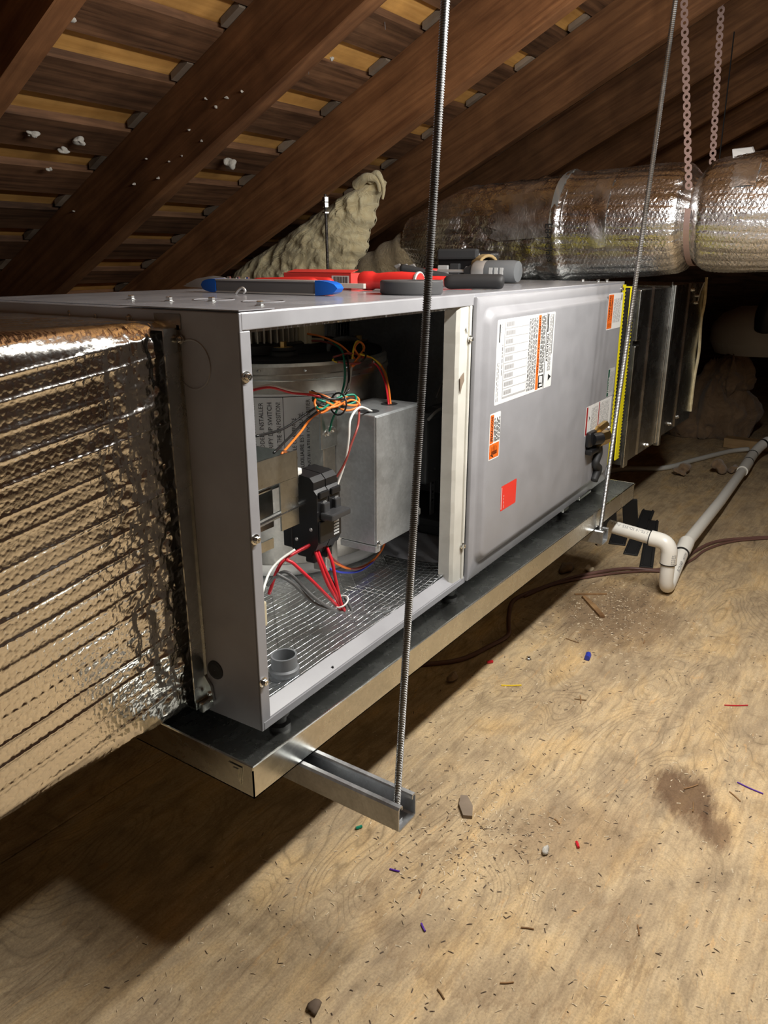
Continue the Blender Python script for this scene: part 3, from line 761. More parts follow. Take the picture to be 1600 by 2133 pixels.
def botf(m_):
    m_.rbox((X0, YF, ZB), (X1, YB, ZB + .010), .002)
prt('bottom_panel', botf)
prt('bottom_front_lip', lambda m_: (m_.rbox((X0 + .002, YF - .002, ZB), (1.3185, YF + .002, ZB + .013), .0012), m_.poly([(X0 + .012, YF - .0012, ZB + .0125), (1.3185, YF - .0012, ZB + .0125), (1.3185, YF + .020, ZB + .026), (X0 + .03, YF + .020, ZB + .026)], (0, .001, .0025))))
prt('painted_lip_hole', lambda m_: m_.cyl((.875, YF + .004, ZB + .0165), (.875, YF + .0052, ZB + .0195), .0022, 10), 'ink_black')  # solid black disc: the dark inside a small hole, put in as colour
prt('back_panel', lambda m_: m_.box((X0, YB - .004, ZB), (X1, YB, ZT)))
prt('far_end_panel', lambda m_: m_.box((X1 - .004, YF, ZB), (X1, YB, ZT)))
prt('wall_liner', lambda m_: (m_.box((X0 + .010, YB - .024, ZB + .010), (X1 - .01, YB - .006, ZT - .011)), m_.box((X0 + .006, YF + .022, ZB + .012), (X0 + .016, YB - .02, ZT - .012)),
                               m_.box((X0 + .01, YF + .016, ZT - .028), (X1 - .01, YB - .01, ZT - .0115))), 'liner_foil')
# foil-scrim liner on the bay floor, with real folds
xs = np.linspace(X0 + .012, 1.318, 150); yv = np.linspace(YF + .020, YB - .03, 110)
GX, GY = np.meshgrid(xs, yv, indexing='ij')
GZ = ZB + .0185 + .006 * fbm(GX * 9, GY * 9, 2, 3) + .004 * np.abs(fbm(GX * 24 + GY * 9, GY * 24, 7, 2) - .5)
GZ = GZ + .007 * np.clip(1 - (GY - YF - .02) / .06, 0, 1) + .012 * np.clip((GX - 1.22) / .10, 0, 1) * np.clip(1 - (GY - .72) / .12, 0, 1)
np_mesh('floor_liner', np.stack([GX, GY, GZ], -1).reshape(-1, 3), grid_faces(len(xs), len(yv)), 'liner_foil', ah)
prt('liner_slit', lambda m_: m_.tube([(.728, .735, .372), (.79, .722, .372)], .0009, 5), 'ink_black')
prt('liner_seam', lambda m_: m_.tube([(1.00, .765, .370), (1.10, .724, .372)], .0012, 5), 'wire_grey')
# divider post, wrapped in cream foam
def postf(m_):
    rings = []
    for i in range(26):
        z = ZB + .014 + (ZT - .023 - ZB - .014) * i / 25; j = .0006 * math.sin(i * 2.1)
        rings.append([(1.262 + j, .706, z), (1.268 + j, .700, z), (1.296, .6985, z), (1.3015, .702, z), (1.3015, .732, z), (1.264, .732, z)])
    m_.ring_loft(rings)
prt('divider_post', postf, 'cream_foam')
prt('post_bead', lambda m_: m_.rbox((1.3005, .6965, ZB + .012), (1.309, .706, ZT - .022), .002), 'cream_foam')
prt('post_chip', lambda m_: m_.poly([(1.268, .6978, .782), (1.282, .6976, .792), (1.284, .6976, .776), (1.276, .6976, .766), (1.270, .6978, .752)], (0, -.0012, 0)), 'grey_board')
prt('post_chip', lambda m_: m_.poly([(1.285, .6972, .875), (1.291, .6972, .88), (1.290, .6972, .865)], (0, -.0012, 0)), 'label_grey')
for p in ((1.3005, .6965, .854), (1.2985, .6965, .4285)): hex_screw('screw', p, (0, -1, 0), .0052, ah)
for p in ((.7105, YF - .0012, .858), (.7105, YF - .0012, .638), (.7105, YF - .0012, .418)): hex_screw('screw', p, (0, -1, 0), .0056, ah)
for p in ((.836, 1.061, ZT), (.829, .965, ZT), (.855, .902, ZT), (.812, .764, ZT), (2.14, .74, ZT), (2.18, .80, ZT), (2.20, .735, ZT)): hex_screw('screw', p, (0, 0, 1), .0055, ah)
prt('top_knockout', lambda m_: m_.lathe((.90, .945, ZT + .0002), [(.030, 0), (.0305, .0008), (.0325, .0008), (.033, 0)], 30), 'cabinet_top_paint')
prt('top_knockout', lambda m_: m_.lathe((.90, .84, ZT + .0002), [(.030, 0), (.0305, .0008), (.0325, .0008), (.033, 0)], 30), 'cabinet_top_paint')

# the coil access door
def rrect(x0, x1, z0, z1, r, y, n=8):
    out = []
    for cx_, cz_, a0 in ((x1 - r, z1 - r, 0), (x0 + r, z1 - r, 90), (x0 + r, z0 + r, 180), (x1 - r, z0 + r, 270)):
        for i in range(n + 1):
            a = math.radians(a0 + 90 * i / n); out.append((cx_ + r * math.cos(a), y, cz_ + r * math.sin(a)))
    return out
DX0, DX1, DZ0, DZ1 = 1.3145, 2.211, .3425, .9315
def doorf(m_):
    e0, e1, f0, f1 = 1.338, 2.192, .372, .908
    rings = [rrect(DX0, DX1, DZ0, DZ1, .002, .6985), rrect(DX0, DX1, DZ0, DZ1, .002, .6915), rrect(DX0 + .0015, DX1 - .0015, DZ0 + .0015, DZ1 - .0015, .002, .690),
             rrect(e0 - .003, e1 + .003, f0 - .003, f1 + .003, .030, .690), rrect(e0, e1, f0, f1, .028, .6893), rrect(e0 + .003, e1 - .003, f0 + .003, f1 - .003, .027, .6868),
             rrect(e0 + .010, e1 - .010, f0 + .010, f1 - .010, .024, .6800), rrect(e0 + .014, e1 - .014, f0 + .014, f1 - .014, .022, .6776), rrect(e0 + .019, e1 - .019, f0 + .019, f1 - .019, .020, .6770)]
    m_.ring_loft(rings)
door = prt('access_door', doorf, smooth=True, auto=50)
YL = .6768
def sheet(m_, x0, x1, z0, z1, mat=0, r=.004, dy=0.0):
    m_.cur = mat; p = rrect(x0, x1, z0, z1, r, YL - dy, 3); m_.add(p, [tuple(range(len(p)))])
def rect(m_, x0, x1, z0, z1, mat, dy=.0004):
    m_.cur = mat; m_.add([(x0, YL - dy, z0), (x1, YL - dy, z0), (x1, YL - dy, z1), (x0, YL - dy, z1)], [(0, 1, 2, 3)])
def vtext(m_, s, x, z, size, length=None, mat=1, dy=.0007, bold=0.0):      # sideways lettering, reading upwards
    put_text(m_, s, (x, YL - dy, z), (0, 0, 1), (-1, 0, 0), size, length, bold, mat=mat)
rl = random.Random(11)
def scribble(m_, x, z0, z1, wdt, mat):                                       # a line of fine print too small to read
    z = z0
    while z < z1:
        l = rl.uniform(.004, .012); rect(m_, x, x + wdt, z, min(z + l, z1), mat, .0006); z += l + .0022
def big_label(m_):
    a0, a1, b0, b1 = 1.378, 1.677, .713, .885
    sheet(m_, a0, a1, b0, b1, 0)
    rect(m_, 1.388, 1.392, .84, .876, 1); 
    for i in range(9): rect(m_, 1.394 + .0018 * (i % 3), 1.3955 + .0018 * (i % 3), .858 + .002 * i, .8595 + .002 * i, 1)
    for x in (1.384, 1.390): scribble(m_, x, .72, .80, .0016, 2)
    scribble(m_, 1.4035, .772, .835, .0034, 2)
    rect(m_, 1.412, 1.530, .722, .878, 4, .0003)
    for k in range(9):                                                       # table of ratings
        z = .726 + k * .0175; rect(m_, 1.414, 1.528, z, z + .0155, 0, .0005)
        rect(m_, 1.418, 1.418 + rl.uniform(.035, .045), z + .003, z + .0125, 4, .0006)
        for j in range(3): scribble(m_, 1.421 + j * .012, z + .004, z + .0115, .002, 2)
    for k in range(11): scribble(m_, 1.535 + k * .0042, .720, .878, .0019, 2 if k % 3 else 1)
    rect(m_, 1.583, 1.5965, .716, .882, 3); vtext(m_, 'WARNING / AVERTISSEMENT', 1.594, .750, .0105, .128, 1, bold=.01)
    for k in range(6): scribble(m_, 1.600 + k * .0042, .752, .880, .0019, 1)
    rect(m_, 1.598, 1.626, .718, .747, 1); rect(m_, 1.602, 1.612, .730, .745, 0, .0006); rect(m_, 1.613, 1.620, .728, .744, 0, .0006); rect(m_, 1.604, 1.622, .721, .726, 0, .0006)
    rect(m_, 1.629, 1.6315, .714, .884, 1)
    vtext(m_, 'ATTENTION', 1.644, .775, .0125, .062, 1, bold=.02)
    for k in range(4): scribble(m_, 1.647 + k * .0045, .752, .880, .002, 2)
    rect(m_, 1.634, 1.640, .842, .882, 1); rect(m_, 1.6655, 1.668, .79, .88, 1)
    m_.cur = 1; p = [(1.655, YL - .0006, .728), (1.672, YL - .0006, .736), (1.655, YL - .0006, .744)]; m_.add(p, [(0, 1, 2)])
def lab(name, fn, mats, text): 
    o = prt(name, fn, mats, par=door, fixn=False); o['label'] = text; return o
lab('rating_label', big_label, ['label_white', 'ink_black', 'ink_grey', 'ink_orange', 'ink_lines'], 'large white rating label with orange and black stripes')
def caution(m_):
    a0, a1, b0, b1 = 1.362, 1.412, .599, .698
    sheet(m_, a0, a1, b0, b1, 0); rect(m_, a0 + .003, a0 + .018, b0 + .036, b1 - .003, 3); vtext(m_, '\u00a1PRECAUCION!', a0 + .0155, b0 + .039, .0135, .054, 1, bold=.02)
    for k in range(5): scribble(m_, a0 + .0215 + k * .0056, b0 + .038, b0 + .088 - .006 * (k % 2), .0028, 1)
    rect(m_, a0 + .003, a1 - .003, b0 + .003, b0 + .034, 3)
    for k in range(4): rect(m_, a0 + .012 + k * .007, a0 + .0165 + k * .007, b0 + .016, b0 + .031 - .002 * abs(k - 1.5), 1)
    rect(m_, a0 + .012, a0 + .038, b0 + .010, b0 + .018, 1); m_.cur = 1
    m_.add([(a0 + .006, YL - .0006, b0 + .012), (a0 + .009, YL - .0006, b0 + .010), (a0 + .022, YL - .0006, b0 + .004), (a0 + .020, YL - .0006, b0 + .009)], [(0, 1, 2, 3)])
lab('caution_label', caution, ['label_white', 'ink_black', 'ink_grey', 'ink_orange'], 'small orange and white caution label')
lab('logo_label', lambda m_: (sheet(m_, 1.432, 1.511, .468, .5255, 0, .003), rect(m_, 1.4335, 1.436, .472, .522, 1), scribble(m_, 1.445, .473, .503, .0014, 1)), ['ink_red', 'label_white'], 'plain red square label')
def warn_r(m_):
    sheet(m_, 2.050, 2.177, .813, .910, 0); rect(m_, 2.053, 2.094, .816, .907, 1)
    vtext(m_, 'WARNING', 2.071, .838, .015, .066, 2, bold=.02); vtext(m_, 'AVERTISSEMENT', 2.087, .838, .011, .066, 2, bold=.01)
    for k in range(3): rect(m_, 2.060 + k * .011, 2.067 + k * .011, .820, .830, 3)
    for k in range(7): scribble(m_, 2.103 + k * .009, .83, .895, .003, 4)
    rect(m_, 2.160, 2.171, .89, .905, 4)
lab('warning_label', warn_r, ['label_white', 'ink_orange', 'ink_black', 'wire_yellow', 'ink_grey'], 'orange and white warning label')
def notice(m_):
    sheet(m_, 2.104, 2.165, .618, .700, 0); rect(m_, 2.106, 2.120, .620, .698, 1); vtext(m_, 'NOTICE', 2.118, .630, .011, .046, 2, bold=.02)
    for k in range(5): scribble(m_, 2.126 + k * .007, .63, .69, .002, 3)
lab('notice_label', notice, ['label_grey', 'ink_green', 'label_white', 'ink_grey'], 'grey notice label with dark green edge')
def redline(m_):
    sheet(m_, 1.944, 2.160, .534, .616, 0); rect(m_, 1.948, 1.960, .536, .614, 1); rect(m_, 2.048, 2.055, .536, .614, 1)
    for k in range(6): scribble(m_, 1.990 + k * .0092, .545, .607, .003, 2)
    for k in range(7): scribble(m_, 2.062 + k * .0118, .540, .610, .003, 2)
    m_.cur = 3; m_.add([(1.968, YL - .0006, .572), (1.980, YL - .0006, .580), (1.968, YL - .0006, .588), (1.974, YL - .0006, .580)], [(0, 1, 2, 3)])
lab('instruction_label', redline, ['label_white', 'ink_dark_red', 'ink_grey', 'ink_black'], 'white instruction label with dark red lines')
for p in ((2.198, .6905, .9185), (2.15, YL, .522), (1.98, YL, .524)): hex_screw('screw', p, (0, -1, 0), .0055, door)
# drain fittings at the end of the door
prt('black_pipe_cap', lambda m_: (m_.rbox((1.955, .660, .500), (2.01, .678, .545), .008), m_.cyl((1.975, .664, .522), (2.005, .650, .522), .017, 14), m_.rbox((1.96, .655, .478), (2.02, .677, .495), .005)), 'black_plastic', smooth=True, auto=40)
prt('brass_fitting', lambda m_: (m_.cyl((2.008, .660, .515), (2.062, .652, .515), .021, 6), m_.cyl((2.02, .664, .542), (2.06, .656, .552), .011, 6)), 'brass')
prt('black_gasket_strip', lambda m_: m_.tube(smooth_path([(2.045, .668, .495), (2.055, .668, .465), (2.035, .668, .44), (2.058, .668, .415), (2.04, .670, .385)], 6), .012, 8), 'black_rubber', smooth=True)
prt('lower_cap', lambda m_: m_.lathe((2.068, .662, .41), [(.0003, .0), (.016, .0), (.020, .006), (.020, .016)], 20, 'y'), 'black_rubber', smooth=True, auto=40)
for x in (.78, 1.32, 1.985):                                               # rubber feet lift the cabinet out of the pan
    prt('foot', lambda m_: (m_.lathe((x + .0, .735, pz0 + .0015), [(.0003, 0), (.017, 0), (.017, .008), (.011, .012), (.011, .020), (.016, .024), (.016, .034), (.012, .038), (.012, .0505), (.0003, .0505)], 18)), 'black_rubber', smooth=True, auto=40)
    prt('foot', lambda m_: (m_.lathe((x + .0, 1.28, pz0 + .0015), [(.0003, 0), (.017, 0), (.017, .008), (.011, .012), (.011, .020), (.016, .024), (.016, .034), (.012, .038), (.012, .0505), (.0003, .0505)], 18)), 'black_rubber', smooth=True, auto=40)
for a_, c_ in (((1.86, .688, .3365), (1.90, .6975, .345)), ((1.985, .688, .3365), (2.08, .6975, .346))): prt('door_foot_clip', lambda m_: m_.rbox(a_, c_, .002), 'galvanised')

# inside the bay: the blower
BC = (1.285, 1.150); BR = 0.228
def blower(m_):
    m_.lathe((BC[0], BC[1], 0), [(BR, .385), (BR, .772), (BR + .002, .774), (BR + .002, .784), (BR - .001, .786), (BR - .001, .800), (BR - .006, .806), (.125, .806), (.125, .60)], 72)
bl = prt('blower_housing', blower, 'blower_steel', smooth=True, auto=30)
prt('inlet_ring', lambda m_: m_.lathe((BC[0], BC[1], 0), [(BR - .02, .362), (BR + .006, .366), (BR + .008, .380), (BR + .001, .388)], 64), 'white_plastic', par=bl, smooth=True)
prt('seam_band', lambda m_: m_.lathe((BC[0], BC[1], 0), [(BR + .0004, .7735), (BR + .0026, .7745), (BR + .0026, .7765), (BR + .0004, .7775)], 72), 'galvanised', par=bl)
prt('motor_plate', lambda m_: m_.lathe((BC[0], BC[1], 0), [(.0005, .800), (BR - .01, .800), (BR - .012, .812), (.125, .812), (.12, .830), (.0005, .830)], 48), 'black_matte', par=bl)
MC = (1.225, 1.160)
def motorf(m_):
    m_.lathe((MC[0], MC[1], 0), [(.060, .826), (.060, .905)], 32, cap=True)
    for k in range(44):
        a = 2 * math.pi * k / 44; c_, s_ = math.cos(a), math.sin(a); d = Vector((c_, s_, 0)); n_ = Vector((-s_, c_, 0)); o_ = Vector((MC[0], MC[1], 0))
        p = [o_ + d * .058 - n_ * .0016, o_ + d * .094 - n_ * .0016, o_ + d * .094 + n_ * .0016, o_ + d * .058 + n_ * .0016]
        m_.poly([(q.x, q.y, .828) for q in p], (0, 0, .076))
    m_.lathe((MC[0], MC[1], 0), [(.0005, .900), (.094, .900), (.094, .908), (.0005, .908)], 36)
prt('motor', motorf, 'motor_cast', par=bl)
prt('motor_base', lambda m_: m_.lathe((MC[0], MC[1], 0), [(.104, .812), (.106, .814), (.106, .832), (.100, .836), (.0005, .836)], 40), 'black_plastic', par=bl, smooth=True, auto=40)
prt('motor_plug', lambda m_: (m_.rbox((1.246, 1.052, .812), (1.296, 1.085, .876), .004), m_.rbox((1.255, 1.046, .825), (1.296, 1.054, .868), .002), m_.rbox((1.296, 1.05, .822), (1.306, 1.074, .866), .002),
                              *[m_.box((1.304, 1.052 + .004, z), (1.314, 1.066, z + .005)) for z in (.824, .836, .848, .858)]), 'beige_plastic', par=bl)
for (gx, gy, gz) in ((1.185, 1.060, .806), (1.435, 1.055, .798), (1.40, 1.24, .806)):
    prt('rubber_mount', lambda m_: m_.lathe((gx, gy, gz), [(.0005, 0), (.028, 0), (.030, .006), (.028, .012), (.024, .015), (.026, .018), (.022, .023), (.0005, .023)], 28), 'black_rubber', par=bl, smooth=True, auto=50)
    prt('mount_bolt', lambda m_: (m_.lathe((gx, gy, gz + .0215), [(.0005, 0), (.020, 0), (.020, .002), (.0005, .002)], 24), m_.lathe((gx, gy, gz + .023), [(.0005, 0), (.0075, 0), (.0075, .011), (.0005, .011)], 6)), 'brass', par=bl)
prt('motor_arm', lambda m_: m_.tube(smooth_path([(1.29, 1.03, .800), (1.29, 1.03, .820), (1.315, 1.03, .832), (1.39, 1.04, .828), (1.43, 1.05, .815)], 6), .007, 8), 'grey_plastic', par=bl, smooth=True)
def ctheta(px_): return px_
def cyl_pt(th, z, lift): return Vector((BC[0] + (BR + lift) * math.cos(th), BC[1] + (BR + lift) * math.sin(th), z))
T0 = math.radians(-162); T1 = math.radians(-112)
def blabel(m_):
    m_.cur = 0; n = 14
    vs = [cyl_pt(T0 + (T1 - T0) * i / n, z, .0008) for i in range(n + 1) for z in (.572, .748)]
    m_.add(vs, [(2 * i, 2 * i + 2, 2 * i + 3, 2 * i + 1) for i in range(n)])
    def wrapf(p): return cyl_pt(T0 + p.x / BR, p.z, .0014)
    lines = [('WHEN ELECTRIC AUXILIARY', .5), ('HEAT IS ADDED, INSTALLER', .5), ('MUST VERIFY DIP SWITCH', .5), ('SW101-3 IS IN THE ON POSITION!', .5)]
    x = .036
    for s, _ in lines:
        put_text(m_, s, (x, 0, .590), (0, 0, 1), (-1, 0, 0), .0125, .142, fn=wrapf, mat=1); x += .0165
    x += .012
    for s in ('LORSQUE LE CHAUFFAGE', 'AUXILIAIRE EST AJOUT\u00c9,', "L'INSTALLATEUR DOIT VERIFIER", 'QUE LE MICRO RUPTEUR', 'SW101-3 EST SUR LA POSITION', 'MARCHE.'):
        put_text(m_, s, (x, 0, .590), (0, 0, 1), (-1, 0, 0), .0110, min(.146, .0055 * len(s)), fn=wrapf, mat=1); x += .0142
    def bar(x0, x1, z0, z1):
        m_.cur = 1; k = max(1, int((x1 - x0) / .01)); vs = [wrapf(Vector((x0 + (x1 - x0) * i / k, 0, z))) for i in range(k + 1) for z in (z0, z1)]
        m_.add(vs, [(2 * i, 2 * i + 2, 2 * i + 3, 2 * i + 1) for i in range(k)])
    W_ = (T1 - T0) * BR
    bar(.010, W_ - .006, .742, .7432); bar(.010, W_ - .006, .5765, .5777); bar(W_ - .0072, W_ - .006, .577, .742); bar(.0905, .0915, .577, .742); bar(W_ - .035, W_ - .022, .735, .741)
o = prt('notice_label', blabel, ['label_white', 'ink_black'], par=bl, fixn=False); o['label'] = 'white label with sideways bilingual lettering on the blower'
prt('housing_flange', lambda m_: m_.rbox((1.098, .892, .40), (1.135, .925, .715), .002), 'blower_steel', par=bl)
prt('housing_bracket', lambda m_: m_.rbox((1.088, .888, .655), (1.137, .894, .726), .002), 'galvanised', par=bl)
for p in ((1.105, .888, .685), (1.118, .886, .69), (1.108, .888, .515)): hex_screw('screw', p, (0, -1, 0), .005, bl)
for k in range(4):
    th = math.radians(-150 + 22 * k); prt('rivet', lambda m_: m_.lathe(tuple(cyl_pt(th, .793, 0)), [(.0003, -.003), (.003, -.0015), (.004, .0005), (.003, .003), (.0003, .004)], 8), 'dark_galvanised', par=bl)

# control box
def cbox(m_):
    m_.rbox((1.136, .800, .462), (1.292, .915, .722), .0025)
cb = prt('control_box', cbox, 'galvanised_box')
prt('box_cover', lambda m_: m_.rbox((1.137, .7975, .458), (1.293, .8005, .7195), .0015), 'galvanised_box', par=cb)
prt('cover_flange', lambda m_: m_.rbox((1.134, .798, .448), (1.150, .884, .4615), .001), 'galvanised_box', par=cb)
prt('painted_wire_hole', lambda m_: m_.lathe((1.166, .835, .7222), [(.0003, .0006), (.019, .0006), (.020, .0002)], 24), 'black_rubber', par=cb)  # black discs on the closed box top, painting the darkness of wire openings
prt('painted_wire_hole', lambda m_: m_.lathe((1.249, .845, .7222), [(.0003, .0006), (.016, .0006), (.017, .0002)], 24), 'black_rubber', par=cb)
hex_screw('screw', (1.142, .7975, .466), (0, -1, 0), .004, cb)
prt('corner_clip', lambda m_: m_.rbox((1.293, .800, .478), (1.303, .815, .494), .003), 'cream_foam', par=cb)
prt('cover_handle', lambda m_: m_.rbox((1.293, .802, .49), (1.299, .90, .71), .002), 'galvanised_box', par=cb)
# circuit breaker and its galvanised bracket
br = prt('breaker_bracket', lambda m_: (m_.box((.730, .795, .560), (.732, .90, .700)), m_.box((.730, .795, .662), (.912, .798, .706)), m_.box((.730, .795, .558), (.760, .798, .702)), m_.box((.870, .795, .58), (.912, .798, .6615)),
                                       m_.box((.730, .795, .558), (.85, .798, .575)), m_.box((.730, .898, .56), (.915, .901, .70)), m_.box((.910, .795, .650), (.913, .90, .702)), m_.box((.745, .84, .57), (.90, .842, .69))), 'galvanised')
prt('rail', lambda m_: (m_.cyl((.745, .80, .600), (.935, .80, .612), .0055, 10), m_.cyl((.745, .81, .648), (.935, .81, .655), .004, 10)), 'dark_galvanised', par=br)
prt('data_sticker', lambda m_: (m_.box((.765, .8385, .60), (.80, .8395, .665))), 'label_grey', par=br)
prt('white_clip', lambda m_: (m_.rbox((.905, .800, .660), (.930, .812, .672), .003)), 'white_plastic', par=br)
def prtD(nm, fn, mat='cabinet_paint', par=None, **k):
    m_ = MB(); fn(m_); m_.xf(Matrix.Translation((0, 0, -.020))); return m_.build(nm, mat, par or ah, **k)
def breaker(m_):
    for k in range(2):
        xa = .930 + k * .0315; xb = xa + .0295
        prof = [(.772, .560), (.772, .648), (.778, .655), (.778, .668), (.786, .676), (.826, .680), (.834, .672), (.834, .560), (.830, .545), (.815, .533), (.790, .533), (.784, .545), (.778, .548)]
        m_.poly([(xa, y, z) for y, z in prof], (xb - xa, 0, 0))
    m_.box((.958, .780, .55), (.963, .828, .665))
    m_.poly([(.9925, y, z) for y, z in ((.782, .56), (.782, .66), (.80, .675), (.83, .675), (.836, .66), (.836, .56))], (.006, 0, 0))
bk = prtD('circuit_breaker', breaker, 'black_plastic')
for a_, c_ in (((.928, .826, .62), (.932, .846, .66)), ((.928, .826, .545), (.932, .846, .60)), ((.932, .7685, .562), (.990, .773, .600)), ((.934, .7675, .640), (.958, .773, .652)), ((.965, .7675, .640), (.989, .773, .652))): prtD('breaker_ridge', lambda m_: m_.rbox(a_, c_, .002), 'black_plastic', par=bk)
prtD('toggle', lambda m_: (m_.rbox((.936, .7455, .604), (.988, .772, .616), .003), m_.rbox((.940, .764, .600), (.955, .774, .632), .002), m_.rbox((.970, .764, .600), (.985, .774, .632), .002)), 'breaker_toggle', par=bk)
for y, z in ((.818, .640), (.818, .562), (.786, .585)):
    prtD('rivet', lambda m_: m_.lathe((.9298, y, z), [(.0003, -.0015), (.0028, -.0012), (.0034, .0006)], 12, 'x'), 'tool_steel', par=bk)
def bprint(m_):
    for k in range(2):
        xa = .940 + k * .031; put_text(m_, 'ON', (xa, .7670, .632), (1, 0, 0), (0, 0, 1), .006)
    for k in range(5): m_.box((.968, .7678, .567 + k * .0055), (.982, .7684, .570 + k * .0055))
prtD('printed_marks', bprint, 'label_grey', par=bk, fixn=False)
prtD('terminal_stub', lambda m_: (m_.rbox((.936, .786, .520), (.955, .806, .540), .003), m_.rbox((.967, .786, .520), (.986, .806, .540), .003)), 'black_plastic', par=bk)
# coil section seen past the post
prt('coil_drain_tray', lambda m_: (m_.rbox((1.50, .735, ZB + .012), (2.2, 1.29, ZB + .045), .006), m_.rbox((1.496, .735, ZB + .035), (1.512, 1.29, ZB + .052), .003)), 'dark_grey_plastic')
prt('coil_block', lambda m_: m_.box((1.70, .80, ZB + .05), (2.2, 1.28, .90)), 'galvanised_box')
prt('tray_end_box', lambda m_: (m_.rbox((1.515, .915, .470), (1.585, .95, .640), .006), m_.rbox((1.580, .905, .462), (1.635, .95, .655), .008), m_.rbox((1.51, .91, .632), (1.64, .955, .650), .003), m_.rbox((1.593, .899, .462), (1.603, .91, .65), .003)), 'grey_plastic')
def gauge(m_):
    m_.cur = 0; m_.rbox((1.543, .9195, .352), (1.563, .922, .512), .001)
    m_.cur = 1
    for k, z in enumerate((.466, .443, .421)): m_.cyl((1.553, .9190, z), (1.553, .9198, z), .0032, 10)  # black discs paint the shade of the holes; the plate is uncut
    for s, z in zip('43210', (.474, .452, .430, .408, .372)): put_text(m_, s, (1.5505, .9188, z), (1, 0, 0), (0, 0, 1), .009)
o = prt('hole_bracket', gauge, ['galvanised_box', 'ink_black'])
for p in ((1.553, .9195, .503), (1.553, .9195, .362)): hex_screw('screw', p, (0, -1, 0), .0042, ah)
prt('loop_cable', lambda m_: m_.tube(smooth_path([(1.46, .86, .70), (1.49, .86, .735), (1.53, .86, .745), (1.555, .86, .72), (1.555, .87, .68), (1.548, .88, .64)], 6), .0028, 7), 'wire_grey')
prt('loop_cable', lambda m_: m_.tube(smooth_path([(1.46, .88, .648), (1.50, .88, .662), (1.545, .89, .655), (1.57, .90, .62)], 6), .0035, 7), 'tube_grey')
prt('drain_socket', lambda m_: m_.lathe((.808, .746, ZB + .016), [(.018, 0), (.0225, .002), (.0235, .008), (.0205, .012), (.0235, .017), (.0235, .023), (.0205, .026), (.0205, .046), (.0175, .046), (.0175, .010), (.0003, .010)], 30), 'grey_plastic', smooth=True, auto=40)
prt('door_bracket_strip', lambda m_: m_.rbox((.7245, .712, .49), (.742, .725, .53), .003), 'beige_plastic')

